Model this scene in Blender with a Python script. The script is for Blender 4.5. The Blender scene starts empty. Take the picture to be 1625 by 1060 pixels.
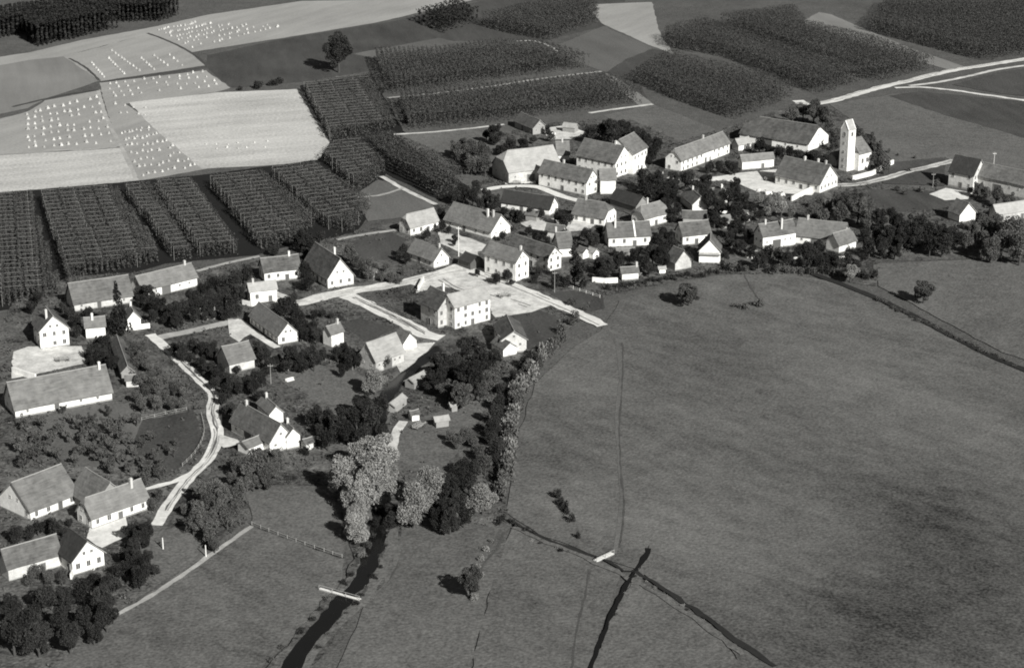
import bpy, math, random
import numpy as np
from mathutils import Vector, Matrix
from mathutils.geometry import tessellate_polygon

S = bpy.context.scene
COL = S.collection
R = math.radians

# ------------------------------------------------------------------ camera, light, exposure
F_PX, PITCH, CAM_H, CX, CY = 3200.0, R(20.0), 200.0, 812.5, 530.0
cam_d = bpy.data.cameras.new('camera')
cam_d.sensor_fit = 'HORIZONTAL'
cam_d.sensor_width = 36.0
cam_d.lens = 36.0 * F_PX / 1625.0
cam_d.clip_start, cam_d.clip_end = 1.0, 9000.0
cam = bpy.data.objects.new('camera', cam_d)
COL.objects.link(cam)
cam.location = (0, 0, CAM_H)
cam.rotation_euler = (R(90) - PITCH, 0, 0)
S.camera = cam

SUN_EL = R(31)
SUN_AZ = R(32)                                   # to the right of the camera's back
SUN_TO = Vector((math.sin(SUN_AZ) * math.cos(SUN_EL), -math.cos(SUN_AZ) * math.cos(SUN_EL), math.sin(SUN_EL)))
world = bpy.data.worlds.new('World')
S.world = world
world.use_nodes = True
wn = world.node_tree
wn.nodes.clear()
sky = wn.nodes.new('ShaderNodeTexSky')
sky.sky_type = 'NISHITA'
sky.sun_disc = False
sky.air_density = 0.6
sky.dust_density = 0.4
sky.sun_elevation = SUN_EL
sky.sun_rotation = math.atan2(SUN_TO.x, SUN_TO.y)
bw = wn.nodes.new('ShaderNodeRGBToBW')           # black and white film: a grey sky
bg = wn.nodes.new('ShaderNodeBackground')
bg.inputs['Strength'].default_value = 0.05
wo = wn.nodes.new('ShaderNodeOutputWorld')
wn.links.new(sky.outputs[0], bw.inputs[0])
wn.links.new(bw.outputs[0], bg.inputs[0])
wn.links.new(bg.outputs[0], wo.inputs[0])

sun_d = bpy.data.lights.new('sun', 'SUN')
sun_d.energy = 5.0
sun_d.angle = R(0.5)
sun_d.color = (1.0, 0.992, 0.965)
sun = bpy.data.objects.new('sun', sun_d)
COL.objects.link(sun)
sun.rotation_euler = SUN_TO.to_track_quat('Z', 'Y').to_euler()
sun.location = (80, -60, 300)

S.view_settings.view_transform = 'Standard'
S.view_settings.look = 'None'
S.view_settings.exposure = 0.4
S.view_settings.gamma = 1.0
S.view_settings.use_curve_mapping = False
S.render.engine = 'CYCLES'
S.cycles.max_bounces = 4
S.cycles.diffuse_bounces = 2
S.cycles.filter_width = 1.9                       # a soft old lens

# ------------------------------------------------------------------ helpers
rnd = random.Random(7)
rng = np.random.default_rng(7)
FW = Vector((0, math.cos(PITCH), -math.sin(PITCH)))
UP = Vector((0, math.sin(PITCH), math.cos(PITCH)))


def G(px, py, z=0.0):
    """map position: where the sight line of a spot in the picture meets height z"""
    d = FW + Vector(((px - CX) / F_PX, 0, 0)) - UP * ((py - CY) / F_PX)
    t = (z - CAM_H) / d.z
    return Vector((d.x * t, d.y * t, z))


def SC(py):
    return 0.94 * (py + 635) / 200.0              # source pixels per metre


def tag(o, label=None, cat=None, group=None, kind=None):
    if label: o['label'] = label
    if cat: o['category'] = cat
    if group: o['group'] = group
    if kind: o['kind'] = kind
    return o


def empty(name, loc, rz=0.0):
    o = bpy.data.objects.new(name, None)
    o.empty_display_size = 0.3
    COL.objects.link(o)
    o.location = loc
    o.rotation_euler = (0, 0, rz)
    return o


class MB:
    def __init__(self):
        self.v, self.f = [], []

    def poly(self, pts):
        n = len(self.v)
        self.v += [tuple(p) for p in pts]
        self.f.append(tuple(range(n, n + len(pts))))

    def box(self, x0, x1, y0, y1, z0, z1):
        n = len(self.v)
        self.v += [(x0, y0, z0), (x1, y0, z0), (x1, y1, z0), (x0, y1, z0),
                   (x0, y0, z1), (x1, y0, z1), (x1, y1, z1), (x0, y1, z1)]
        for q in ((0, 3, 2, 1), (4, 5, 6, 7), (0, 1, 5, 4), (1, 2, 6, 5), (2, 3, 7, 6), (3, 0, 4, 7)):
            self.f.append(tuple(n + i for i in q))

    def tube(self, p, q, r0, r1, k=6):
        p, q = Vector(p), Vector(q)
        d = (q - p).normalized()
        a = d.orthogonal().normalized()
        b = d.cross(a)
        n = len(self.v)
        for c, r in ((p, r0), (q, r1)):
            for i in range(k):
                t = 2 * math.pi * i / k
                self.v.append(tuple(c + (a * math.cos(t) + b * math.sin(t)) * r))
        for i in range(k):
            j = (i + 1) % k
            self.f.append((n + i, n + j, n + k + j, n + k + i))
        self.f.append(tuple(n + i for i in range(k))[::-1])
        self.f.append(tuple(n + k + i for i in range(k)))

    def mesh(self, name, mat):
        m = bpy.data.meshes.new(name)
        m.from_pydata(self.v, [], self.f)
        m.materials.append(mat)
        m.update()
        return m

    def obj(self, name, mat, parent=None):
        return link(name, self.mesh(name, mat), parent)


def link(name, mesh, parent=None, loc=None, rz=None):
    o = bpy.data.objects.new(name, mesh)
    COL.objects.link(o)
    if parent: o.parent = parent
    if loc is not None: o.location = loc
    if rz is not None: o.rotation_euler = (0, 0, rz)
    return o


def quads_mesh(name, P, mat):
    """P: (n,4,3) array of quads"""
    n = len(P)
    m = bpy.data.meshes.new(name)
    m.vertices.add(n * 4)
    m.vertices.foreach_set('co', P.reshape(-1).astype(np.float32))
    m.loops.add(n * 4)
    m.loops.foreach_set('vertex_index', np.arange(n * 4, dtype=np.int32))
    m.polygons.add(n)
    m.polygons.foreach_set('loop_start', np.arange(0, n * 4, 4, dtype=np.int32))
    m.polygons.foreach_set('loop_total', np.full(n, 4, dtype=np.int32))
    m.materials.append(mat)
    m.update(calc_edges=True)
    m.validate()
    return m


# ------------------------------------------------------------------ materials (black and white film tones)
def tint(v):
    return (v, v * 0.992, v * 0.955, 1.0)


def material(name, base, amp=0.3, scales=((0.02, .5), (0.15, .3), (1.2, .3)), rough=0.9, streak=None, rand=0.0, coord='world', bump=0.0, spec=0.2, patch=None):
    m = bpy.data.materials.new(name)
    m.use_nodes = True
    t = m.node_tree
    N, L = t.nodes, t.links
    b = N['Principled BSDF']
    b.inputs['Roughness'].default_value = rough
    b.inputs['Specular IOR Level'].default_value = spec
    if coord == 'world':
        g = N.new('ShaderNodeNewGeometry')
        vec = g.outputs['Position']
    else:
        g = N.new('ShaderNodeTexCoord')
        vec = g.outputs['Object']
    acc = None
    for i, (sc, w) in enumerate(scales):
        n = N.new('ShaderNodeTexNoise')
        n.inputs['Scale'].default_value = sc
        n.inputs['Detail'].default_value = 3.0
        n.inputs['Roughness'].default_value = 0.6
        v = vec
        if streak and i in streak:
            mp = N.new('ShaderNodeMapping')
            mp.vector_type = 'TEXTURE'
            mp.inputs['Rotation'].default_value = (0, 0, streak[i][0])
            mp.inputs['Scale'].default_value = (1.0, 1.0 / streak[i][1], 1.0)
            L.new(vec, mp.inputs[0])
            v = mp.outputs[0]
        L.new(v, n.inputs['Vector'])
        s = N.new('ShaderNodeMath'); s.operation = 'MULTIPLY_ADD'
        s.inputs[1].default_value = w * amp * 4.0
        s.inputs[2].default_value = -w * amp * 2.0
        L.new(n.outputs['Fac'], s.inputs[0])
        if acc is None:
            acc = s.outputs[0]
        else:
            a = N.new('ShaderNodeMath'); a.operation = 'ADD'
            L.new(acc, a.inputs[0]); L.new(s.outputs[0], a.inputs[1])
            acc = a.outputs[0]
    if rand:
        oi = N.new('ShaderNodeObjectInfo')
        s = N.new('ShaderNodeMath'); s.operation = 'MULTIPLY_ADD'
        s.inputs[1].default_value = 2 * rand
        s.inputs[2].default_value = -rand
        L.new(oi.outputs['Random'], s.inputs[0])
        a = N.new('ShaderNodeMath'); a.operation = 'ADD'
        L.new(acc, a.inputs[0]); L.new(s.outputs[0], a.inputs[1])
        acc = a.outputs[0]
    for (px_, py_, rad, depth) in (patch or ()):                     # a lighter or darker tone patch with its own ragged outline
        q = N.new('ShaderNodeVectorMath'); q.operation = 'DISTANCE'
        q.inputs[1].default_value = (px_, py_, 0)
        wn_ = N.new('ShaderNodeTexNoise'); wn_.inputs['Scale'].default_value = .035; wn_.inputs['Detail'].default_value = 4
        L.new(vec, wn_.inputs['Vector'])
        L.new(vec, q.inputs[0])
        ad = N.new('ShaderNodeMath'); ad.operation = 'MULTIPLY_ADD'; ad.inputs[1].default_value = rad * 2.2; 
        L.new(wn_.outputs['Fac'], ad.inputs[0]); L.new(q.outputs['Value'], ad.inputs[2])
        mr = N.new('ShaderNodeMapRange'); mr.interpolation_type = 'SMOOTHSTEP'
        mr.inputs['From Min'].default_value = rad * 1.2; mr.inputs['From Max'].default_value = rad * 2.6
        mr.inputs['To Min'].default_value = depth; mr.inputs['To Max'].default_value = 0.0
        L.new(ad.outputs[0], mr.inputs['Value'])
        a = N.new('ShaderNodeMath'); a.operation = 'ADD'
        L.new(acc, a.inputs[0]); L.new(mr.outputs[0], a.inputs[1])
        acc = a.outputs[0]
    one = N.new('ShaderNodeMath'); one.operation = 'ADD'; one.inputs[1].default_value = 1.0
    L.new(acc, one.inputs[0])
    mx = N.new('ShaderNodeMath'); mx.operation = 'MAXIMUM'; mx.inputs[1].default_value = 0.15
    L.new(one.outputs[0], mx.inputs[0])
    sc_ = N.new('ShaderNodeVectorMath'); sc_.operation = 'SCALE'
    sc_.inputs[0].default_value = tint(base)[:3]
    L.new(mx.outputs[0], sc_.inputs['Scale'])
    L.new(sc_.outputs[0], b.inputs['Base Color'])
    if bump:
        bn = N.new('ShaderNodeTexNoise'); bn.inputs['Scale'].default_value = 1.1; bn.inputs['Detail'].default_value = 4
        L.new(vec, bn.inputs['Vector'])
        bp = N.new('ShaderNodeBump'); bp.inputs['Strength'].default_value = bump; bp.inputs['Distance'].default_value = 0.5
        L.new(bn.outputs['Fac'], bp.inputs['Height'])
        L.new(bp.outputs[0], b.inputs['Normal'])
    return m


GR = ((0.012, .3), (0.07, .3), (0.4, .4), (1.6, .8))
MEADOW_TONES = [(G(915, 765).x, G(915, 765).y, 4.5, .5), (G(1130, 460).x, G(1130, 460).y, 6, .3), (G(1250, 470).x, G(1250, 470).y, 8, .3), (G(950, 600).x, G(950, 600).y, 12, .15), (G(1490, 985).x, G(1490, 985).y, 44, -.36), (G(1600, 860).x, G(1600, 860).y, 40, -.14), (G(1000, 800).x, G(1000, 800).y, 25, .2), (G(1150, 880).x, G(1150, 880).y, 22, .2), (G(1380, 590).x, G(1380, 590).y, 40, .15)]  # frame-corner darkening put into the grass colour at lower right, plus pale patches
MAT = dict(
    ground=material('ground_grass', .09, .6, GR, bump=.4),
    garden=material('garden_soil', .085, 1.2, ((0.05, .5), (0.22, .6), (1.2, .6)), bump=.6),
    meadow=material('meadow_grass', .107, .6, ((0.009, .3), (0.04, .42), (0.25, .42), (1.5, .8)), streak={1: (R(48), .3), 2: (R(48), .45)}, bump=.35, patch=MEADOW_TONES),
    meadow_pale=material('meadow_pale_grass', .112, .6, ((0.02, .3), (0.06, .3), (0.35, .35), (1.5, .75)), streak={1: (R(-25), .3)}, bump=.35),
    lawn=material('lawn_grass', .118, .5, GR, bump=.3),
    crop_mid=material('crop_mid', .115, .42, ((0.02, .4), (0.12, .35), (1.3, .6)), streak={1: (R(20), .1)}, bump=.3),
    crop_dark=material('crop_dark', .062, .55, ((0.03, .4), (0.2, .4), (1.3, .6)), streak={1: (R(10), .2)}, bump=.4),
    crop_grey=material('crop_grey', .2, .35, ((0.02, .4), (0.15, .4), (1.2, .4)), streak={1: (R(15), .08)}, bump=.2),
    stubble=material('stubble_pale', .46, .42, ((0.02, .4), (0.12, .5), (0.9, .7)), streak={1: (R(-70), .12)}, rough=.95),
    stubble_grey=material('stubble_grey', .3, .26, ((0.02, .5), (0.15, .5), (0.9, .5)), streak={1: (R(-30), .15)}, rough=.95),
    road=material('road_dust', .64, .35, ((0.06, .5), (0.4, .5), (1.5, .4)), rough=.95),
    path=material('path_earth', .36, .4, ((0.06, .5), (0.4, .5), (1.5, .4)), rough=.95),
    yard=material('yard_gravel', .55, .5, ((0.06, .5), (0.3, .6), (1.5, .4)), rough=.95),
    trodden=material('trodden_grass', .068, .3, GR),
    shaded_hop_soil=material('shaded_hop_soil', .013, .3, GR),  # near black: shade of the lanes between hop blocks put into the soil colour
    water=material('stream_water', .008, .2, ((0.2, .5),), rough=.12, spec=.4),
    mud=material('ditch_mud', .022, .4, ((0.1, .5), (1.0, .5))),
    tile=material('roof_tile', .132, .55, ((0.18, .5), (0.7, .45), (2.6, .5)), streak={1: (0, .35), 2: (R(90), .12)}, coord='object', rand=.32, bump=.35),
    tile_dark=material('roof_tile_dark', .04, .3, ((0.18, .5), (0.7, .5), (2.6, .5)), streak={1: (0, .35), 2: (R(90), .12)}, coord='object', rand=.15, bump=.35),
    tile_old=material('roof_tile_old', .098, .6, ((0.18, .5), (0.7, .5), (2.6, .5)), streak={1: (0, .35), 2: (R(90), .12)}, coord='object', rand=.2, bump=.35),
    tile_light=material('roof_tile_light', .32, .35, ((0.18, .45), (0.7, .4), (2.6, .45)), streak={1: (0, .35), 2: (R(90), .12)}, coord='object', rand=.08, bump=.3),
    ridge=material('ridge_tile', .3, .2, ((1.0, .5),)),
    white=material('wall_whitewash', .8, .28, ((0.25, .5), (1.1, .5), (3.0, .3)), coord='object', rand=.1),
    plaster=material('wall_plaster', .5, .4, ((0.25, .5), (1.1, .5), (3.0, .3)), coord='object', rand=.15),
    plinth=material('plinth', .3, .4, ((0.5, .5), (2.0, .4))),
    wood=material('wall_boards', .26, .25, ((0.5, .5), (3.0, .5)), rand=.15),
    timber=material('dark_timber', .09, .25, ((0.5, .5), (3.0, .5))),
    frame=material('window_frame', .5, .1, ((1.0, .4),)),
    glass=material('window_glass', .07, .2, ((1.0, .4),), rough=.25, spec=.4),
    door=material('door_boards', .12, .2, ((1.0, .4),), rand=.2),
    chimney=material('chimney_plaster', .55, .15, ((1.0, .4),), rand=.2),
    bark=material('bark', .06, .3, ((1.0, .5),)),
    straw=material('straw_sheaf', .46, .3, ((2.0, .5),), rand=.22),
    pale_wood=material('pale_planks', .7, .1, ((1.0, .5),)),
    wire=material('trellis_wire', .22, .2, ((1.0, .5),)),
    grey_wood=material('weathered_wood', .3, .2, ((1.0, .5),)),
)
LEAF = dict(scales=((0.25, .5), (1.2, .5)), rough=.8, spec=.08)
MAT.update(
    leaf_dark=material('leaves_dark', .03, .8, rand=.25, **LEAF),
    leaf_mid=material('leaves_mid', .085, .7, rand=.3, **LEAF),
    leaf_pale=material('leaves_pale', .19, .5, rand=.2, **LEAF),
    leaf_silver=material('leaves_silver', .25, .5, rand=.1, **LEAF),
    leaf_hop=material('leaves_hop', .056, .5, ((0.03, .4), (0.3, .5), (1.2, .4)), rough=.8),
    leaf_hop_grey=material('leaves_hop_grey', .062, .4, ((0.03, .4), (0.3, .4), (1.2, .4)), rough=.8),
    tuft=material('tuft_leaves', .075, .6, ((0.1, .6), (0.6, .6)), rough=.85),
)

# ------------------------------------------------------------------ ground sheets
LAYER = [0.0]


def rough_edge(pts, step=4.0, amp=0.35):
    out = []
    n = len(pts)
    for i in range(n):
        a, b = pts[i], pts[(i + 1) % n]
        k = max(1, min(60, int((b - a).length / step)))
        for j in range(k):
            p = a.lerp(b, j / k)
            out.append(Vector((p.x + rnd.uniform(-amp, amp), p.y + rnd.uniform(-amp, amp), 0)))
    return out


def sheet(name, px, mat, amp=0.35, kind='structure', label=None):
    LAYER[0] += 0.004
    z = LAYER[0]
    pts = rough_edge([G(*p) for p in px], amp=amp)
    tri = tessellate_polygon([pts])
    m = bpy.data.meshes.new(name)
    fs = []
    for a, b, c in tri:
        n = (pts[b] - pts[a]).cross(pts[c] - pts[a]).z
        fs.append((a, b, c) if n > 0 else (a, c, b))
    m.from_pydata([(p.x, p.y, z) for p in pts], [], fs)
    m.materials.append(MAT[mat])
    m.update()
    return tag(link(name, m), label=label, kind=kind)


def smooth_line(px, step=2.5):
    P = [G(*p) for p in px]
    out = []
    for i in range(len(P) - 1):
        p0, p1, p2, p3 = P[max(i - 1, 0)], P[i], P[i + 1], P[min(i + 2, len(P) - 1)]
        k = max(2, min(80, int((p2 - p1).length / step)))
        for j in range(k):
            t = j / k
            out.append(0.5 * ((2 * p1) + (p2 - p0) * t + (2 * p0 - 5 * p1 + 4 * p2 - p3) * t * t + (3 * p1 - p0 - 3 * p2 + p3) * t ** 3))
    out.append(P[-1])
    return out


RIBBONS = []


def ribbon(name, px, width, mat, amp=0.2, keep=True):
    LAYER[0] += 0.004
    z = LAYER[0]
    P = smooth_line(px)
    if keep: RIBBONS.append((np.array([(p.x, p.y) for p in P]), width / 2))
    v, f = [], []
    for i, p in enumerate(P):
        d = (P[min(i + 1, len(P) - 1)] - P[max(i - 1, 0)]).normalized()
        n = Vector((-d.y, d.x, 0))
        w0, w1 = width / 2 + rnd.uniform(-amp, amp), width / 2 + rnd.uniform(-amp, amp)
        a, b = p + n * w0, p - n * w1
        v += [(a.x, a.y, z), (b.x, b.y, z)]
        if i:
            f.append((2 * i - 2, 2 * i - 1, 2 * i + 1, 2 * i))
    m = bpy.data.meshes.new(name)
    m.from_pydata(v, [], f)
    m.materials.append(MAT[mat])
    m.update()
    if m.polygons[0].normal.z < 0: m.flip_normals()
    return tag(link(name, m), kind='structure')


def inside(pts, x, y):
    """vectorised point in polygon"""
    c = np.zeros(len(x), bool)
    n = len(pts)
    j = n - 1
    for i in range(n):
        xi, yi, xj, yj = pts[i][0], pts[i][1], pts[j][0], pts[j][1]
        if yi != yj:
            c ^= ((yi > y) != (yj > y)) & (x < (xj - xi) * (y - yi) / (yj - yi) + xi)
        j = i
    return c

# ------------------------------------------------------------------ land
m = bpy.data.meshes.new('ground')
m.from_pydata([(-4000, -1500, -.02), (4000, -1500, -.02), (4000, 6500, -.02), (-4000, 6500, -.02)], [], [(0, 1, 2, 3)])
m.materials.append(MAT['ground'])
tag(link('ground', m), kind='structure')

# grain country in the top left
sheet('crop_field', [(-90, 100), (45, 88), (105, 88), (160, 128), (70, 158), (45, 172), (-90, 200)], 'crop_grey')
sheet('stubble_field', [(-120, 108), (45, 84), (130, 64), (240, 44), (330, 24), (480, 2), (760, -2), (600, 36), (440, 62), (300, 84), (236, 54), (101, 90), (45, 96), (-90, 120)], 'stubble_grey')
sheet('stubble_field', [(101, 90), (212, 61), (236, 53), (303, 83), (328, 104), (160, 129)], 'stubble_grey')
sheet('stubble_field', [(236, 52), (300, 36), (420, 12), (480, 36), (478, 48), (303, 82)], 'stubble_grey')
sheet('stubble_field', [(158, 132), (326, 112), (366, 140), (340, 147), (200, 165), (240, 195), (330, 268), (222, 287), (190, 232), (170, 180)], 'stubble_grey')
sheet('stubble_field', [(205, 163), (345, 147), (470, 142), (522, 226), (508, 256), (440, 262), (320, 268), (240, 200)], 'stubble')
sheet('stubble_field', [(-60, 205), (45, 177), (72, 160), (156, 144), (170, 182), (192, 233), (130, 238), (-60, 250)], 'stubble_grey')
sheet('stubble_field', [(-70, 251), (130, 239), (192, 235), (217, 288), (45, 302), (-80, 312)], 'stubble')
ribbon('track', [(156, 143), (170, 190), (194, 236), (219, 290)], 1.6, 'path')
ribbon('field_edge', [(234, 53), (268, 66), (303, 84), (330, 106)], 1.5, 'crop_dark')
ribbon('field_edge', [(160, 131), (215, 123), (270, 115), (326, 107)], 2.0, 'crop_dark')
ribbon('field_edge', [(20, 170), (70, 158), (110, 150), (156, 143)], 2.0, 'crop_dark')
ribbon('field_edge', [(110, 93), (135, 107), (158, 128)], 1.2, 'crop_dark')
ribbon('field_edge', [(73, 239), (130, 238), (185, 234)], 1.2, 'path')
sheet('crop_field', [(330, 88), (440, 64), (600, 38), (720, 20), (780, 30), (705, 70), (600, 78), (590, 112), (480, 130), (368, 140), (326, 106)], 'crop_dark')
sheet('crop_field', [(560, 86), (700, 60), (800, 62), (690, 78), (590, 92)], 'crop_mid')
sheet('crop_field', [(600, 40), (800, -6), (1000, -8), (960, 42), (860, 66), (720, 66)], 'crop_dark')
sheet('shaded_hop_soil', [(-60, 312), (60, 302), (310, 279), (505, 254), (525, 226), (476, 136), (590, 118), (640, 208), (690, 260), (745, 296), (700, 320), (612, 276), (596, 332), (560, 374), (470, 388), (405, 405), (260, 419), (110, 464), (20, 490), (-60, 505)], 'shaded_hop_soil')
# centre of the top
sheet('crop_field', [(872, 78), (957, 42), (1036, 76), (962, 116), (935, 106)], 'crop_mid')
sheet('crop_field', [(962, 116), (994, 94), (1036, 78), (1062, 84), (1010, 122), (1030, 165), (985, 135)], 'crop_dark')
sheet('stubble_field', [(930, 8), (1035, 4), (1046, 50), (1068, 86), (1030, 72), (955, 38)], 'stubble_grey')
sheet('path', [(960, 116), (985, 128), (1036, 165), (1020, 172), (990, 150)], 'crop_grey')
sheet('crop_field', [(957, 184), (1036, 166), (1138, 206), (1078, 228), (1010, 205)], 'lawn')
ribbon('path', [(935, 180), (975, 174), (1036, 166)], 2.2, 'yard')
ribbon('path', [(615, 156), (700, 148), (790, 136), (870, 124), (955, 114)], 2.2, 'path')
ribbon('path', [(625, 214), (690, 210), (760, 203), (800, 198)], 2.0, 'yard')
ribbon('path', [(820, 66), (850, 66), (876, 76), (884, 84)], 1.6, 'yard')
# right of the top
sheet('crop_field', [(1271, 36), (1300, 20), (1320, 24), (1440, 75), (1530, 106), (1505, 112), (1440, 92), (1340, 60)], 'crop_grey')
sheet('crop_field', [(1315, 166), (1420, 150), (1600, 156), (1720, 160), (1720, 420), (1600, 300), (1500, 250), (1420, 258), (1390, 230), (1350, 190)], 'lawn')
sheet('crop_field', [(1409, 153), (1460, 146), (1590, 158), (1690, 168), (1690, 240), (1590, 209), (1500, 184)], 'crop_dark')
sheet('crop_field', [(1510, 135), (1590, 115), (1700, 100), (1700, 160), (1590, 150)], 'crop_dark')
ribbon('road', [(1266, 160), (1280, 166), (1315, 162), (1387, 142), (1446, 128), (1510, 113), (1590, 100), (1700, 84)], 4.6, 'road', .45)
ribbon('path', [(1443, 137), (1490, 131), (1540, 121), (1590, 110), (1700, 95)], 2.4, 'yard')
ribbon('path', [(1420, 140), (1460, 139), (1505, 143), (1547, 149), (1590, 155), (1700, 170)], 2.4, 'road', .45)
ribbon('path', [(1270, 163), (1240, 178), (1215, 190)], 2.5, 'path')

# the village floor: gardens and grass between the houses
sheet('garden_ground', [(20, 480), (110, 440), (320, 425), (420, 408), (520, 380), (640, 350), (700, 320), (760, 290), (785, 215), (880, 195), (1000, 190), (1080, 225), (1180, 195), (1260, 165), (1330, 175), (1400, 235), (1400, 300),
      (1500, 300), (1640, 330), (1680, 420), (1560, 412), (1400, 415), (1390, 455), (1290, 440), (1140, 434), (960, 470), (930, 500), (860, 560), (810, 640), (800, 790), (810, 835), (640, 835), (560, 880), (530, 770), (400, 770), (390, 830), (160, 990), (100, 1080), (-60, 1080), (-80, 700)], 'garden')
sheet('lawn', [(630, 216), (745, 206), (795, 218), (790, 245), (765, 290), (742, 296), (690, 262)], 'lawn')
sheet('lawn', [(560, 312), (600, 286), (640, 296), (690, 330), (640, 346), (585, 352)], 'crop_mid')
sheet('lawn', [(556, 384), (618, 368), (644, 380), (636, 412), (576, 414)], 'crop_dark')
sheet('lawn', [(437, 590), (500, 578), (560, 590), (600, 610), (580, 650), (520, 640), (455, 612)], 'lawn')
sheet('lawn', [(225, 668), (305, 652), (322, 690), (300, 735), (250, 760), (205, 720)], 'crop_dark')
sheet('lawn', [(64, 668), (110, 648), (205, 640), (224, 668), (205, 720), (225, 745), (160, 742), (110, 738), (70, 715)], 'crop_mid')
sheet('lawn', [(850, 490), (890, 505), (880, 535), (850, 560), (825, 545), (805, 505)], 'crop_dark')
sheet('lawn', [(544, 516), (570, 505), (626, 524), (582, 545)], 'crop_dark')  # shadowed lawn plot, its shadow put into a darker sheet
sheet('lawn', [(620, 690), (650, 670), (740, 640), (775, 650), (745, 690), (700, 752), (625, 745)], 'lawn')
sheet('lawn', [(870, 465), (910, 462), (955, 470), (960, 490), (925, 498)], 'crop_dark')
sheet('lawn', [(1375, 300), (1500, 305), (1510, 330), (1400, 340)], 'crop_dark')
sheet('lawn', [(225, 850), (290, 835), (335, 882), (250, 925), (215, 900)], 'lawn')
sheet('lawn', [(1390, 260), (1500, 252), (1500, 296), (1400, 292)], 'crop_dark')
# meadows
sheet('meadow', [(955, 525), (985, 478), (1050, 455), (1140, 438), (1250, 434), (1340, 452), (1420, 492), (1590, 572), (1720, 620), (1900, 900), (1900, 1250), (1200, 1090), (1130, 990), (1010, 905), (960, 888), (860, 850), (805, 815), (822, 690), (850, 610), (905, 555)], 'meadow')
sheet('meadow', [(1385, 420), (1560, 412), (1740, 430), (1740, 610), (1590, 560), (1460, 490), (1395, 455)], 'meadow_pale')
sheet('meadow', [(390, 782), (470, 772), (540, 800), (545, 885), (402, 832)], 'meadow_pale')
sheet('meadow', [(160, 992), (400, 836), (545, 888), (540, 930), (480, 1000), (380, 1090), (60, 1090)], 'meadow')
sheet('meadow', [(625, 836), (810, 832), (800, 880), (770, 960), (740, 1090), (520, 1090), (590, 940)], 'meadow_pale')
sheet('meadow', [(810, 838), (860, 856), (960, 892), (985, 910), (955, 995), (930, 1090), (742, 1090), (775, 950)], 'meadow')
sheet('meadow', [(1000, 925), (1060, 945), (1130, 992), (1200, 1090), (940, 1090), (965, 995)], 'meadow_pale')
ribbon('field_edge', [(400, 834), (470, 860), (545, 887)], .9, 'garden')
ribbon('field_edge', [(165, 988), (250, 940), (330, 884), (400, 836)], 1.3, 'path')
ribbon('path', [(958, 520), (978, 545), (985, 600), (979, 660), (982, 720), (987, 790), (980, 850), (975, 880)], 1.1, 'crop_mid')
ribbon('footpath', [(988, 545), (988, 600), (983, 680), (986, 760), (990, 800), (983, 870)], .45, 'trodden')
ribbon('footpath', [(800, 845), (790, 870), (765, 900), (750, 940)], .6, 'trodden')
ribbon('footpath', [(935, 905), (930, 940), (915, 1000), (905, 1080)], .5, 'trodden')
ribbon('footpath', [(1180, 434), (1190, 455), (1205, 478)], .5, 'trodden')
ribbon('footpath', [(632, 870), (628, 900), (605, 935), (570, 965)], .6, 'trodden')
ribbon('path', [(640, 840), (628, 880), (610, 920), (585, 950)], 2.0, 'lawn')
# streets and yards
ribbon('street', [(244, 538), (300, 527), (352, 515), (372, 508)], 3.6, 'path', .45)
ribbon('street', [(425, 466), (470, 482), (520, 470), (570, 461), (630, 452), (690, 438), (740, 428)], 6.0, 'yard', .45)
ribbon('street', [(550, 470), (590, 488), (640, 512), (675, 532), (700, 538)], 5.2, 'road', .45)
sheet('street', [(660, 466), (664, 442), (700, 428), (738, 415), (775, 432), (800, 450), (850, 470), (872, 486), (845, 497), (800, 503), (784, 505), (770, 470), (700, 455)], 'yard')
ribbon('street', [(650, 452), (700, 436), (740, 430), (775, 441), (820, 457), (870, 478), (920, 500), (957, 518)], 4.4, 'road', .45)
ribbon('street', [(742, 430), (750, 412), (745, 392), (720, 375)], 3.5, 'yard')
ribbon('lane', [(238, 532), (262, 552), (285, 573), (308, 595), (330, 617), (341, 633), (336, 652), (339, 670), (345, 688), (340, 712), (326, 735), (303, 757), (280, 785), (262, 812), (248, 835)], 3.1, 'road', .22)
ribbon('lane', [(330, 730), (295, 758), (254, 772), (225, 778)], 2.2, 'road', .45)
ribbon('path', [(374, 508), (392, 522), (418, 540), (440, 553)], 2.2, 'yard')
sheet('yard', [(362, 510), (384, 508), (400, 530), (378, 545), (366, 535)], 'yard')
sheet('yard', [(20, 560), (45, 552), (130, 550), (137, 578), (60, 594), (20, 602)], 'yard')
sheet('yard', [(145, 838), (200, 815), (205, 850), (160, 872), (135, 860)], 'road')
sheet('yard', [(345, 690), (375, 700), (382, 706), (355, 712), (345, 705)], 'yard')
sheet('yard', [(630, 548), (690, 545), (662, 575), (636, 592), (622, 570)], 'yard')
ribbon('path', [(312, 432), (360, 419), (412, 408)], 2.0, 'path')
ribbon('path', [(535, 382), (575, 374), (645, 364)], 2.0, 'path')
ribbon('path', [(605, 281), (645, 304), (692, 326)], 2.0, 'yard')
ribbon('path', [(565, 314), (600, 312), (640, 300)], 1.6, 'path')
sheet('yard', [(695, 368), (745, 380), (772, 390), (765, 400), (732, 404), (700, 388)], 'yard')
ribbon('path', [(765, 304), (800, 298), (850, 298), (895, 314), (938, 324)], 3.6, 'road')
sheet('yard', [(800, 285), (850, 282), (850, 292), (800, 294)], 'yard')
sheet('yard', [(825, 356), (850, 350), (905, 346), (948, 354), (935, 366), (880, 372), (840, 364)], 'yard')
sheet('yard', [(1120, 284), (1175, 276), (1235, 270), (1300, 298), (1290, 312), (1200, 305), (1170, 292)], 'road')
ribbon('path', [(1060, 283), (1110, 288), (1175, 284)], 3.0, 'yard')
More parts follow.
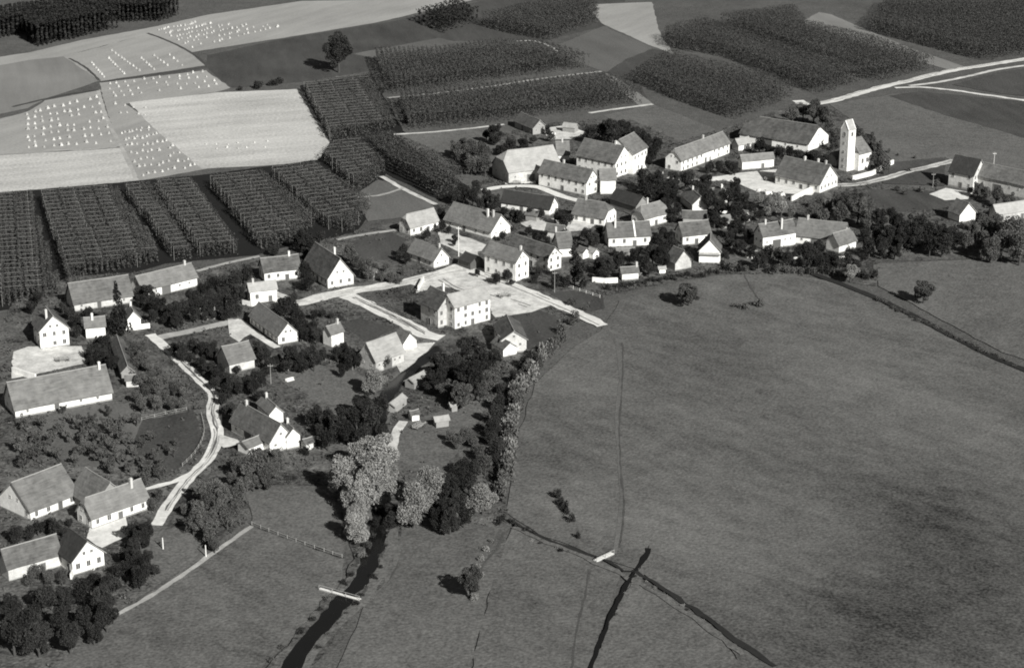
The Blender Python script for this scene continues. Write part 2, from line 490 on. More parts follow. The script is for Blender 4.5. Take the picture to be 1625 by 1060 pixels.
sheet('yard', [(860, 205), (905, 200), (930, 212), (910, 222), (870, 224)], 'yard')
ribbon('street', [(1320, 296), (1360, 294), (1400, 286), (1440, 274), (1480, 265), (1515, 256)], 3.6, 'yard', .45)
sheet('yard', [(1475, 310), (1500, 300), (1545, 308), (1535, 318), (1500, 320)], 'road')
ribbon('path', [(640, 670), (628, 690), (622, 715)], 2.4, 'yard')
# water
ribbon('stream_bank', [(612, 815), (604, 850), (592, 890), (572, 930), (540, 962), (505, 1005), (440, 1090)], 8.5, 'garden', .6, keep=False)
ribbon('stream_bank', [(628, 836), (620, 870), (606, 905), (588, 940), (566, 968), (520, 1010), (460, 1090)], 2.2, 'lawn', .4, keep=False)
ribbon('stream', [(700, 552), (660, 583), (628, 612), (608, 645), (600, 700), (610, 770), (600, 840), (592, 880), (570, 925), (538, 960), (505, 1000), (440, 1090)], 3.9, 'water', .6)
ribbon('ditch_bank', [(1040, 868), (1028, 895), (1016, 914), (996, 945), (970, 1000), (935, 1090)], 1.8, 'lawn', .5, keep=False)
ribbon('ditch_bank', [(815, 838), (870, 862), (930, 886), (975, 908), (1000, 920), (1045, 945), (1100, 982), (1180, 1040)], 1.6, 'lawn', .6, keep=False)
ribbon('ditch', [(805, 826), (860, 854), (920, 876), (962, 892), (990, 908), (1010, 906)], 1.0, 'mud', .4)
ribbon('ditch', [(1030, 872), (1018, 895), (1003, 915), (985, 945), (960, 1000), (925, 1090)], 1.0, 'water', .38)
ribbon('ditch', [(1010, 908), (1050, 935), (1100, 968), (1150, 1005), (1230, 1060)], 1.2, 'mud', .5)
ribbon('ditch', [(1290, 436), (1380, 470), (1450, 503), (1520, 540), (1600, 578), (1720, 625)], 2.5, 'mud')


def ruts(px, gap, green=False):
    """wheel ruts worn into a lane, sometimes with a grassy middle"""
    P = smooth_line(px, 2.0)
    for k in (-1, 1):
        LAYER[0] += 0.004
        v, f, on = [], [], True
        for i, p in enumerate(P[:-1]):
            if rnd.random() < .12: on = not on
            q = P[i + 1]
            d = (q - p).normalized(); n = Vector((-d.y, d.x, 0))
            if not on: continue
            c0, c1 = p + n * (gap * k + rnd.uniform(-.08, .08)), q + n * (gap * k + rnd.uniform(-.08, .08))
            a = len(v)
            for c in (c0 - n * .16, c0 + n * .16, c1 + n * .16, c1 - n * .16): v.append((c.x, c.y, LAYER[0]))
            f.append((a, a + 3, a + 2, a + 1))
        m = bpy.data.meshes.new('wheel_rut')
        m.from_pydata(v, [], f)
        m.materials.append(MAT['path'])
        m.update()
        tag(link('wheel_rut', m), kind='structure')
    if green:
        ribbon('grass_strip', px, .35, 'lawn', .2, keep=False)


LANE = [(262, 552), (285, 573), (308, 595), (330, 617), (341, 633), (336, 652), (339, 670), (345, 688), (340, 712), (326, 735), (303, 757), (280, 785), (262, 812)]
ruts(LANE, .6, True)
ruts([(660, 450), (700, 436), (740, 430), (775, 441), (820, 457), (870, 478), (920, 500), (955, 517)], .8)
ruts([(1270, 164), (1315, 162), (1387, 142), (1446, 128), (1510, 113), (1590, 100), (1690, 86)], .9)
ruts([(430, 470), (470, 482), (520, 470), (570, 461), (630, 452), (690, 438)], .8)
ruts([(560, 474), (590, 488), (640, 512), (675, 532)], .8, True)
ruts([(1330, 296), (1360, 294), (1400, 286), (1440, 274), (1480, 265), (1512, 257)], .7, True)
ruts([(700, 445), (730, 462), (770, 466), (800, 475), (840, 488)], .8)

# ------------------------------------------------------------------ foliage
def leaf_quads(c, size, up=0.35):
    """quads of roughly the given size at points c (n,3), normals random with an upward lean"""
    n = len(c)
    nn = rng.normal(size=(n, 3))
    nn[:, 2] = np.abs(nn[:, 2]) + up
    nn /= np.linalg.norm(nn, axis=1, keepdims=True)
    a = np.cross(nn, rng.normal(size=(n, 3)))
    a /= np.linalg.norm(a, axis=1, keepdims=True)
    b = np.cross(nn, a)
    s = (size * rng.uniform(.6, 1.35, n))[:, None]
    w = s * rng.uniform(.55, 1.0, n)[:, None]
    return np.stack([c - a * s * .5 - b * w * .35, c + a * s * .1 - b * w * .5, c + a * s * .5 + b * w * .3, c - a * s * .15 + b * w * .5], 1)


def crown_points(lumps, n):
    lumps = np.array(lumps)
    w = lumps[:, 3] ** 2
    idx = rng.choice(len(lumps), n, p=w / w.sum())
    d = rng.normal(size=(n, 3))
    d /= np.linalg.norm(d, axis=1, keepdims=True)
    r = lumps[idx, 3] * rng.uniform(.72, 1.06, n)
    return lumps[idx, :3] + d * r[:, None]


def make_crown(kind, seed, n):
    """unit crown: radius about 1, base of the crown near z=0"""
    r = random.Random(seed)
    lumps = []
    if kind == 'round':
        for i in range(15):
            th, h = r.uniform(0, 6.283), r.uniform(.25, 1.55)
            q = math.sqrt(max(0.05, 1 - ((h - .85) / .9) ** 2)) * r.uniform(.35, .72)
            lumps.append((q * math.cos(th), q * math.sin(th), h, r.uniform(.26, .46)))
        lumps.append((0, 0, .9, .6))
    elif kind == 'clumpy':
        for i in range(20):
            th, h = r.uniform(0, 6.283), r.uniform(.2, 1.9)
            q = math.sqrt(max(0.05, 1 - ((h - .95) / 1.1) ** 2)) * r.uniform(.5, .85)
            lumps.append((q * math.cos(th), q * math.sin(th), h, r.uniform(.2, .36)))
        lumps.append((0, 0, 1.0, .62))
    elif kind == 'willow':
        for i in range(30):
            th, h = r.uniform(0, 6.283), r.uniform(.15, 1.9)
            q = math.sqrt(max(0.05, 1 - ((h - .95) / 1.1) ** 2)) * r.uniform(.3, .8)
            lumps.append((q * math.cos(th), q * math.sin(th), h, r.choice([.18, .24, .3, .42])))
        lumps.append((0, 0, 1.0, .6))
    elif kind == 'tall':
        for i in range(18):
            h = i / 17 * 4.6 + .3
            q = .55 * math.sin(math.pi * min(1, (h + .5) / 5.9)) * r.uniform(.4, 1)
            th = r.uniform(0, 6.283)
            lumps.append((q * math.cos(th), q * math.sin(th), h, r.uniform(.35, .58) * (1 - .1 * h)))
    elif kind == 'spruce':
        for i in range(60):
            h = r.uniform(0, 1) ** 1.4
            q = (1 - h) * r.uniform(.35, .85)
            th = r.uniform(0, 6.283)
            lumps.append((q * math.cos(th), q * math.sin(th), h * 3.1 + .1, .13 + .24 * (1 - h)))
    elif kind == 'sparse':
        for i in range(11):
            th, h = r.uniform(0, 6.283), r.uniform(.3, 1.5)
            q = r.uniform(.3, .8)
            lumps.append((q * math.cos(th), q * math.sin(th), h, r.uniform(.18, .34)))
    else:                                                            # bush
        for i in range(9):
            th, h = r.uniform(0, 6.283), r.uniform(.1, .75)
            q = r.uniform(.1, .7)
            lumps.append((q * math.cos(th), q * math.sin(th), h, r.uniform(.28, .45)))
    p = crown_points(lumps, n)
    p = p[p[:, 2] > 0.0]
    size = {'round': .12, 'clumpy': .088, 'willow': .075, 'tall': .2, 'spruce': .17, 'sparse': .14, 'bush': .2}[kind]
    return leaf_quads(p, size)


def make_trunk(kind, seed):
    r = random.Random(seed)
    b = MB()
    top = {'round': .9, 'clumpy': 1.0, 'willow': 1.0, 'tall': 4.2, 'spruce': 2.9, 'sparse': .9}[kind]
    b.tube((0, 0, -.9), (0, 0, .1), .11, .085, 7)
    b.tube((0, 0, .1), (r.uniform(-.05, .05), r.uniform(-.05, .05), top), .085, .03, 6)
    if kind in ('round', 'clumpy', 'willow', 'sparse'):
        for i in range(4):
            th = i * 1.57 + r.uniform(-.4, .4)
            b.tube((0, 0, r.uniform(.0, .3)), (.6 * math.cos(th), .6 * math.sin(th), r.uniform(.8, 1.2)), .05, .015, 5)
    return b


CROWN_N = {'round': 3000, 'clumpy': 8500, 'willow': 12000, 'tall': 1500, 'spruce': 2200, 'sparse': 1300, 'bush': 420}
CROWN_Q = {}
for k in CROWN_N:
    CROWN_Q[k] = [make_crown(k, 11 * i + 3, CROWN_N[k]) for i in range(4 if k in ('round', 'bush', 'clumpy') else 3)]
CROWN_M, TRUNK_M = {}, {}


def crown_mesh(kind, i, mat):
    key = (kind, i, mat)
    if key not in CROWN_M:
        CROWN_M[key] = quads_mesh('crown', CROWN_Q[kind][i], MAT[mat])
    return CROWN_M[key]


def trunk_mesh(kind, i):
    if (kind, i) not in TRUNK_M:
        TRUNK_M[kind, i] = make_trunk(kind, i).mesh('trunk', MAT['bark'])
    return TRUNK_M[kind, i]


TREES = []


def tree(px, py, rpx, kind='round', mat='leaf_dark', label='', group=None, zs=1.0, name=None, cat='tree', vary=False):
    """px,py: middle of the crown in the picture, rpx its half width there"""
    r = rpx / SC(py)
    if vary:
        r *= rnd.uniform(1.05, 1.58)
        if kind == 'round' and r > 1.9 and rnd.random() < .45: kind = 'clumpy'
        zs *= rnd.uniform(.9, 1.35)
    stem = 0.0 if kind == 'bush' else r * {'round': .55, 'clumpy': .4, 'willow': .3, 'tall': .6, 'spruce': .25, 'sparse': .6}[kind]
    mid = stem + r * zs * {'round': .85, 'clumpy': 1.0, 'willow': 1.0, 'tall': 2.4, 'spruce': 1.4, 'sparse': .85, 'bush': .4}[kind]
    p = G(px, py, mid)
    i = rnd.randrange(len(CROWN_Q[kind]))
    rot = rnd.uniform(0, 6.28)
    nm = name or {'spruce': 'spruce_tree', 'tall': 'poplar_tree', 'bush': 'bush'}.get(kind, 'tree')
    TREES.append((p.x, p.y, r))
    if kind == 'bush':
        o = link(nm, crown_mesh(kind, i, mat), None, (p.x, p.y, -.05), rot)
        o.scale = (r, r, r * zs)
        return tag(o, label, 'bush', group)
    o = empty(nm, (p.x, p.y, 0), rot)
    tag(o, label, cat, group)
    c = link('crown', crown_mesh(kind, i, mat), o, (0, 0, stem))
    c.scale = (r * rnd.uniform(.92, 1.08), r * rnd.uniform(.92, 1.08), r * zs)
    t = link('trunk', trunk_mesh(kind, i), o, (0, 0, stem))
    t.scale = (r, r, max(r * zs, .01))
    return o


# ------------------------------------------------------------------ hop gardens and other plant masses
NPLANT = [0]


def hop_garden(px, label, row_deg, mat='leaf_hop', height=7.0, row=2.1, plant=1.5, leaves=36, wires=False, name='hop_garden', cat='hop garden', size=.56, gap=.0):
    ym, yl = sum(p[1] for p in px) / len(px), min(p[1] for p in px)
    # the outline seen from the air is that of the tops: the far edge stands on the ground a little nearer
    if name == 'hop_garden': px = [(x, y + max(0.0, min(1.0, 1.6 * (ym - y) / (ym - yl))) * .75 * height * SC(y)) for x, y in px]
    P = [G(*p) for p in px]
    xy = [(p.x, p.y) for p in P]
    cx, cy = np.mean([p[0] for p in xy]), np.mean([p[1] for p in xy])
    a = R(row_deg)
    d, n = np.array((math.cos(a), math.sin(a))), np.array((-math.sin(a), math.cos(a)))
    ext = max(math.hypot(p[0] - cx, p[1] - cy) for p in xy)
    us = np.arange(-ext, ext, plant)
    vs = np.arange(-ext, ext, row)
    U, V = np.meshgrid(us, vs)
    U = U.ravel() + rng.uniform(-.3, .3, U.size)
    V = V.ravel() + rng.uniform(-.15, .15, V.size)
    X, Y = cx + U * d[0] + V * n[0], cy + U * d[1] + V * n[1]
    k = inside(xy, X, Y) & (rng.uniform(size=X.size) > gap)
    X, Y = X[k], Y[k]
    m = len(X)
    NPLANT[0] += m
    h = height * rng.uniform(.95, 1.03, m)
    n_top = leaves // 2
    t = np.concatenate([rng.uniform(.03, .92, (m, leaves - n_top)), rng.uniform(.9, 1.0, (m, n_top))], 1)
    c = np.empty((m, leaves, 3))
    sx = np.concatenate([np.full((m, leaves - n_top), .36), np.full((m, n_top), max(row, plant) * .33)], 1)
    al = rng.normal(size=(m, leaves)) * sx * (plant / max(row, plant)) * 1.5       # along the row: closed; across it: a slit of shade between rows
    ac = rng.normal(size=(m, leaves)) * sx * (.62 if height > 5 else .85)
    c[:, :, 0] = X[:, None] + al * d[0] + ac * n[0]
    c[:, :, 1] = Y[:, None] + al * d[1] + ac * n[1]
    c[:, :, 2] = h[:, None] * t
    Q = np.concatenate([leaf_quads(c[:, :leaves - n_top].reshape(-1, 3), size, .0), leaf_quads(c[:, leaves - n_top:].reshape(-1, 3), size * .8, 1.1)])
    print(name, m, 'plants')
    o = link(name, quads_mesh(name, Q, MAT[mat]))
    tag(o, label, cat, 'hop gardens round the village' if name == 'hop_garden' else None, 'stuff')
    if wires:
        b = MB()
        for v in np.arange(-ext, ext, 4.6):
            ts = np.arange(-ext, ext, 1.0)
            xs, ys = cx + v * d[0] + ts * n[0], cy + v * d[1] + ts * n[1]
            ins = inside(xy, xs, ys)
            if ins.sum() < 4: continue
            i0, i1 = np.where(ins)[0][[0, -1]]
            for i in range(i0, i1 - 5, 6):
                zz = height + rnd.uniform(-.05, .25)
                b.tube((xs[i], ys[i], zz), (xs[i + 5], ys[i + 5], zz + rnd.uniform(-.2, .1)), .075, .075, 3)
            for i in range(i0, i1 + 1, 11):
                b.tube((xs[i], ys[i], 0), (xs[i], ys[i], height + .35), .08, .06, 4)
        if b.v:
            w = b.obj('trellis', MAT['wire'], o)
            tag(w, kind='stuff')
    return o


HG = hop_garden
HL = 'dark hop garden of tall bines '
HG([(-60, 312), (50, 305), (96, 470), (20, 486), (-60, 500)], HL + 'at the far left edge below the pale stubble', -76, 'leaf_hop_grey', 4.6, 1.8, 1.3, 34, wires=True, size=.5)
HG([(64, 304), (183, 295), (259, 417), (112, 446), (113, 462)], HL + 'behind the long left barn, with wires above', -73, 'leaf_hop_grey', 4.6, 1.8, 1.3, 34, wires=True, size=.5)
HG([(197, 294), (240, 290), (309, 413), (277, 416)], HL + 'in a narrow strip second from the left barn', -71, 'leaf_hop_grey', 4.6, 1.8, 1.3, 34, wires=True, size=.5)
HG([(246, 289), (308, 283), (382, 404), (316, 412)], HL + 'in a strip left of the broad black shadow band', -71, 'leaf_hop_grey', 4.6, 1.8, 1.3, 34, wires=True, size=.5)
HG([(331, 280), (416, 272), (500, 362), (470, 386), (414, 400)], HL + 'right of the broad black shadow band', -67, 'leaf_hop_grey', 4.6, 1.8, 1.3, 34, wires=True, size=.5)
HG([(430, 269), (500, 257), (590, 330), (560, 372), (516, 364)], HL + 'between the pale wheat corner and the grass paths', -63, 'leaf_hop_grey', 4.6, 1.8, 1.3, 34, wires=True, size=.5)
HG([(482, 134), (586, 119), (626, 205), (575, 216), (524, 224)], HL + 'with pale wires beside the bright stubble field', -68, 'leaf_hop_grey', 4.6, 1.8, 1.3, 34, wires=True, size=.5)
HG([(512, 252), (528, 228), (572, 218), (612, 272), (570, 310)], HL + 'on the bend below the wired garden', -65, 'leaf_hop_grey', 4.6, 1.8, 1.3, 34, wires=True, size=.5)
HG([(578, 218), (624, 212), (688, 262), (738, 296), (700, 318), (618, 274)], HL + 'in the strip beside the grassy orchard slope', -58, 'leaf_hop')
HG([(592, 86), (690, 78), (780, 66), (862, 68), (938, 108), (780, 130), (620, 152)], HL + 'forming the upper of the two central blocks', -82, 'leaf_hop')
HG([(632, 164), (700, 152), (860, 128), (960, 117), (1020, 164), (900, 180), (780, 196), (650, 208)], HL + 'forming the lower of the two central blocks', -82, 'leaf_hop')
HG([(1006, 124), (1060, 82), (1120, 98), (1200, 128), (1262, 156), (1166, 192), (1080, 162)], HL + 'above the long grey field and white farmhouse', -48, 'leaf_hop')
HG([(1052, 46), (1120, 30), (1215, 76), (1372, 130), (1300, 152), (1284, 146), (1160, 94), (1062, 66)], HL + 'reaching down to the bend of the country road', -48, 'leaf_hop')
HG([(1140, 26), (1260, 10), (1280, 40), (1380, 76), (1482, 112), (1388, 132), (1230, 76)], HL + 'between two shadow bands left of the pale strip', -48, 'leaf_hop')
HG([(1376, 50), (1410, -6), (1660, -6), (1670, 82), (1560, 98)], HL + 'filling the top right corner above the road', -48, 'leaf_hop')
HG([(760, 42), (830, 10), (940, -8), (950, 36), (875, 66), (820, 58)], HL + 'at the top edge behind the central blocks', -75, 'leaf_hop')
HG([(660, 36), (730, 14), (760, 34), (705, 54)], 'small dark copse at the top edge left of the pale track', -75, 'leaf_dark', 7, 3, 2, 14, name='copse', cat='copse', size=1.2)
HG([(40, 62), (60, 76), (120, 62), (190, 44), (120, 40), (60, 44)], 'black spruce wood on the top left skyline of fields', -75, 'leaf_dark', 11, 2.2, 2.0, 60, name='wood', cat='wood', size=1.2)
HG([(-80, 50), (100, 26), (290, 20), (260, 34), (150, 37), (-80, 74)], 'long dark wood along the upper left edge beyond the spruces', -75, 'leaf_dark', 10, 2.2, 2.0, 50, name='wood', cat='wood', size=1.2)

# ------------------------------------------------------------------ grain stooks
def stook_mesh(seed):
    r = random.Random(seed)
    b = MB()
    for i in range(8):
        t = i / 8 * 6.283 + r.uniform(-.2, .2)
        q = r.uniform(.5, .62)
        b.tube((q * math.cos(t), q * math.sin(t), 0), (.12 * math.cos(t), .12 * math.sin(t), 1.15), .2, .13, 5)
        b.tube((.12 * math.cos(t), .12 * math.sin(t), 1.15), (.3 * math.cos(t), .3 * math.sin(t), 1.55), .13, .22, 5)
    return b.mesh('grain_stook', MAT['straw'])


STOOK = [stook_mesh(i) for i in range(3)]


def stook(px, py, label, s=1.0):
    p = G(px, py)
    o = link('grain_stook', rnd.choice(STOOK), None, (p.x, p.y, LAYER[0] * 0 + .05), rnd.uniform(0, 6))
    k = s * rnd.uniform(.75, 1.2)
    o.scale = (k * .76, k * .76, k * .62)
    o.rotation_euler.x, o.rotation_euler.y = rnd.uniform(-.13, .13), rnd.uniform(-.13, .13)
    tag(o, label, 'grain stook', 'grain stooks standing in the stubble fields')


def stooks(c, nx, ny, label, drop=.08, jit=.2, s=1.0):
    for j in range(ny):
        for i in range(nx):
            if rnd.random() < drop: continue
            u = (i + .5 + rnd.uniform(-jit, jit)) / nx
            v = (j + .5 + rnd.uniform(-jit, jit)) / ny
            x = (c[0][0] * (1 - u) + c[1][0] * u) * (1 - v) + (c[3][0] * (1 - u) + c[2][0] * u) * v
            y = (c[0][1] * (1 - u) + c[1][1] * u) * (1 - v) + (c[3][1] * (1 - u) + c[2][1] * u) * v
            stook(x, y, label, s)


stooks([(38, 178), (158, 148), (186, 232), (38, 240)], 11, 7, 'pale grain stook in the left square stubble field beside the track', s=1.15)
stooks([(165, 132), (325, 112), (358, 138), (175, 158)], 12, 4, 'pale grain stook in the short field above the bright stubble')
stooks([(188, 205), (235, 200), (325, 268), (222, 285)], 9, 7, 'pale grain stook in the lower corner of the bright stubble', s=1.0)
stooks([(170, 160), (235, 165), (240, 190), (185, 185)], 4, 2, 'pale grain stook scattered beside the track bend')
stooks([(320, 228), (430, 222), (430, 238), (325, 240)], 7, 2, 'pale grain stook in the thin line across the bright stubble', .2, s=.75)
stooks([(246, 46), (300, 36), (466, 42), (304, 79)], 18, 6, 'pale grain stook in the crowded field at the top edge', s=.95)
for a, b, n in (((146, 101), (165, 123), 7), ((173, 94), (197, 118), 8), ((178, 82), (221, 113), 10), ((224, 93), (244, 111), 6), ((244, 89), (266, 105), 5), ((269, 88), (288, 104), 4)):
    for i in range(n):
        t = (i + rnd.uniform(-.2, .2)) / (n - 1)
        stook(a[0] + (b[0] - a[0]) * t, a[1] + (b[1] - a[1]) * t, 'pale grain stook set in a slanting row near the wood')

# ------------------------------------------------------------------ houses
def window_meshes(w, h):
    f, g = MB(), MB()
    t = .1
    f.box(-w / 2 - t, -w / 2, -.07, .03, -h / 2, h / 2)
    f.box(w / 2, w / 2 + t, -.07, .03, -h / 2, h / 2)
    f.box(-w / 2 - t, w / 2 + t, -.07, .03, h / 2, h / 2 + t)
    f.box(-w / 2 - t - .05, w / 2 + t + .05, -.13, .03, -h / 2 - t, -h / 2)
    f.box(-.035, .035, -.05, .03, -h / 2, h / 2)
    g.box(-w / 2, -.035, -.025, .02, -h / 2, h / 2)
    g.box(.035, w / 2, -.025, .02, -h / 2, h / 2)
    return f.mesh('window', MAT['frame']), g.mesh('pane', MAT['glass'])


WIN = {'std': window_meshes(.85, 1.15), 'small': window_meshes(.55, .6), 'big': window_meshes(1.05, 1.6)}


def door_mesh(w, h):
    b = MB()
    b.box(-w / 2, w / 2, -.06, .03, -.2, h)
    f = MB()
    f.box(-w / 2 - .12, -w / 2, -.1, .03, -.2, h + .12)
    f.box(w / 2, w / 2 + .12, -.1, .03, -.2, h + .12)
    f.box(-w / 2, w / 2, -.1, .03, h, h + .12)
    return b.mesh('door', MAT['door']), f.mesh('door_frame', MAT['grey_wood'])


DOOR = {'std': door_mesh(1.1, 2.05), 'gate': door_mesh(3.0, 3.0)}


def add_window(root, kind, x, y, z, face):
    """face: rotation about z so that local -y looks outward"""
    if kind == 'std' and rnd.random() < .1: return
    f = link('window', WIN[kind][0], root, (x, y, z + rnd.uniform(-.08, .08)), face)
    f.scale = (rnd.uniform(.85, 1.15), 1, rnd.uniform(.85, 1.12))
    link('pane', WIN[kind][1], f)


def add_door(root, kind, x, y, z, face):
    d = link('door', DOOR[kind][0], root, (x, y, z), face)
    link('door_frame', DOOR[kind][1], d)


HOUSES = []


def house(par, label, cat='house', roof='tile', wall='white', hip=(0, 0), chim=((.2, 0),), win='house', name=None, wood_gable=False, ends=(1, 1)):
    cx, cy, ang, L, W, E, rise = par
    a = R(ang)
    root = empty(name or cat.replace(' ', '_'), (cx, cy, 0), a)
    tag(root, label, cat)
    HOUSES.append((cx, cy, a, L, W))
    ny = -1.0 if (-math.sin(a) * -cx + math.cos(a) * -cy) < 0 else 1.0       # which long side looks to the valley
    ov, oe = min(.5, W * .06), .4
    l, w = L / 2 - oe, W / 2 - ov
    slope = rise / (W / 2)
    We = E + ov * slope - .12                                                 # wall top under the slope
    apex = E + rise - .14
    b = MB()
    nz = -.3
    for s in (-1, 1):                                                         # long walls
        b.poly([(-l * s, s * -w, nz), (l * s, s * -w, nz), (l * s, s * -w, We), (-l * s, s * -w, We)])
    gab = []
    for k, s in enumerate((-1, 1)):
        h = hip[k]
        if h > 0:
            zt = E + rise * (1 - h) - .14
            yt = max(0.0, W / 2 * h - .14 / slope) if h < .98 else w
            if h >= .98: pts = [(-w, nz), (w, nz), (w, We), (-w, We)]
            else: pts = [(-w, nz), (w, nz), (w, We), (yt, zt), (-yt, zt), (-w, We)]
        else:
            pts = [(-w, nz), (w, nz), (w, We), (0, apex), (-w, We)]
        q = [(s * l, y * s, z) for y, z in pts]
        b.poly(q)
    b.obj('wall', MAT[wall], root)
    if wall in ('white', 'plaster') and L > 5:
        b = MB()
        ph = rnd.uniform(.35, .6)
        for s in (-1, 1):
            b.box(-l - .04, l + .04, s * w - .04, s * w + .04, -.3, ph)
            b.box(s * l - .04, s * l + .04, -w + .041, w - .041, -.3, ph)
        b.obj('plinth', MAT['plinth'], root)
    if wood_gable:
        g = MB()
        for k, s in enumerate((-1, 1)):
            if hip[k] == 0:
                q = [(s * (l + .05), y * s, z) for y, z in ((-w + .1, We + .1), (w - .1, We + .1), (0, apex - .15))]
                g.poly(q)
        if g.v: g.obj('gable_boarding', MAT['wood'], root)
    # roof: a closed slab
    X, Y = L / 2, W / 2
    sag = rnd.uniform(.04, .16)
    pl = []
    r0 = -X + (hip[0] * Y * .95 if hip[0] else 0)
    r1 = X - (hip[1] * Y * .95 if hip[1] else 0)
    zr = E + rise

    def hp(k, sx):
        h = hip[k]
        return (sx * X, Y * h, E + rise * (1 - h))
    nseg = 4
    ridge = [(r0 + (r1 - r0) * i / nseg, 0, zr - sag * math.sin(math.pi * i / nseg) + rnd.uniform(-.05, .05)) for i in range(nseg + 1)]
    rb = MB()
    th = .2
    for s in (-1, 1):
        eave = [(-X + 2 * X * i / nseg, s * Y, E - rnd.uniform(-.05, .1)) for i in range(nseg + 1)]
        top = list(ridge)
        for i in range(nseg):
            q = [eave[i], eave[i + 1], top[i + 1], top[i]]
            if s > 0: q = q[::-1]
            rb.poly(q)
            rb.poly([(x, y, z - th) for x, y, z in q[::-1]])
            e = [eave[i], eave[i + 1]]
            rb.poly([(e[0][0], e[0][1], e[0][2] - th), (e[1][0], e[1][1], e[1][2] - th), e[1], e[0]][::int(-s)])
        for k, sx in enumerate((-1, 1)):
            ea, ri = (eave[0], ridge[0]) if k == 0 else (eave[-1], ridge[-1])
            if hip[k] and hip[k] < .98:
                hx, hy, hz = hp(k, sx)
                q = [ea, (hx, s * hy, hz), ri]
                rb.poly(q if s * sx > 0 else q[::-1])
                v = [ea, (hx, s * hy, hz)]
            elif hip[k]:
                v = None
            else:
                v = [ea, ri]
            if v:
                rb.poly([v[0], v[1], (v[1][0], v[1][1], v[1][2] - th), (v[0][0], v[0][1], v[0][2] - th)])
    for k, sx in enumerate((-1, 1)):
        if hip[k]:
            ri = ridge[0] if k == 0 else ridge[-1]
            hx, hy, hz = hp(k, sx)
            q = [(hx, -hy, hz), (hx, hy, hz), ri]
            rb.poly(q if sx > 0 else q[::-1])
            rb.poly([(hx, -hy, hz), (hx, hy, hz), (hx, hy, hz - th), (hx, -hy, hz - th)])
    ro = rb.obj('roof', MAT[roof], root)
    rc = MB()
    for i in range(nseg):
        p, q = ridge[i], ridge[i + 1]
        rc.tube((p[0], 0, p[2] + .02), (q[0], 0, q[2] + .02), .13, .13, 6)
    rc.obj('ridge_cap', MAT['ridge' if roof != 'tile_dark' else 'tile'], ro)
    for k, sx in enumerate((-1, 1)):
        if not hip[k] and X > 3:
            vb = MB()
            x, d = sx * (X + .03), .22
            top = [(x, -Y, E - .05), (x, 0, zr - .05), (x, Y, E - .05)]
            vb.v = top + [(p[0], p[1], p[2] - d) for p in top]
            vb.f = [(0, 1, 4, 3), (1, 2, 5, 4)]
            vb.obj('verge_board', MAT['grey_wood'], ro)
    for t, yo in chim:
        c = MB()
        x = t * X
        zb = zr - abs(yo) * slope * Y - 1.0
        c.box(x - .3, x + .3, yo * Y - .3, yo * Y + .3, zb, zr + 1.0)
        c.box(x - .37, x + .37, yo * Y - .37, yo * Y + .37, zr + 1.0, zr + 1.15)
        c.box(x - .2, x + .2, yo * Y - .2, yo * Y + .2, zr + 1.15, zr + 1.35)
        c.obj('chimney', MAT['chimney'], ro)
    # openings
    storeys = 2 if We > 4.6 else 1
    if We > 6.6 and win == 'big': storeys = 3
    fz = (We - .3) / storeys
    long_face = 0.0 if ny < 0 else math.pi
    far_face = math.pi - long_face
    if win in ('house', 'big'):
        kind = 'std'
        n = max(2, int(2 * l / (2.6 if win == 'big' else 2.9)))
        for st in range(storeys):
            for i in range(n):
                x = -l + 2 * l * (i + .5) / n
                z = fz * (st + .55) + .1
                if st == 0 and i == n // 2:
                    add_door(root, 'std', x, ny * w, 0, long_face)
                else:
                    add_window(root, kind, x, ny * w, z, long_face)
        m_ = max(2, int(2 * w / 2.4))
        for k, s in enumerate((-1, 1)):
            if not ends[k]: continue
            face = math.pi / 2 if s > 0 else -math.pi / 2
            for st in range(storeys):
                for i in range(m_):
                    add_window(root, kind, s * l, -w + 2 * w * (i + .5) / m_, fz * (st + .55) + .1, face)
            if hip[k] < .5 and rise > 2.6:
                for i in (-1, 1):
                    add_window(root, 'small', s * l, i * w * .24, We + rise * .22, face)
    elif win == 'barn':
        add_door(root, 'gate', -l * .15, ny * w, 0, long_face) if We > 3.1 else add_door(root, 'std', -l * .15, ny * w, 0, long_face)
        for x in (-.75, .35, .7):
            add_window(root, 'small', x * l, ny * w, We * .55, long_face)
        for k, s in enumerate((-1, 1)):
            if not ends[k]: continue
            face = math.pi / 2 if s > 0 else -math.pi / 2
            if w > 2.6:
                for i in (-1, 1):
                    add_window(root, 'small', s * l, i * w * .5, We * .6, face)
            if rise > 2.5 and hip[k] < .5: add_window(root, 'small', s * l, 0, We + rise * .3, face)
    elif win == 'shed':
        add_door(root, 'std', l * .3, ny * w, 0, long_face)
    return root


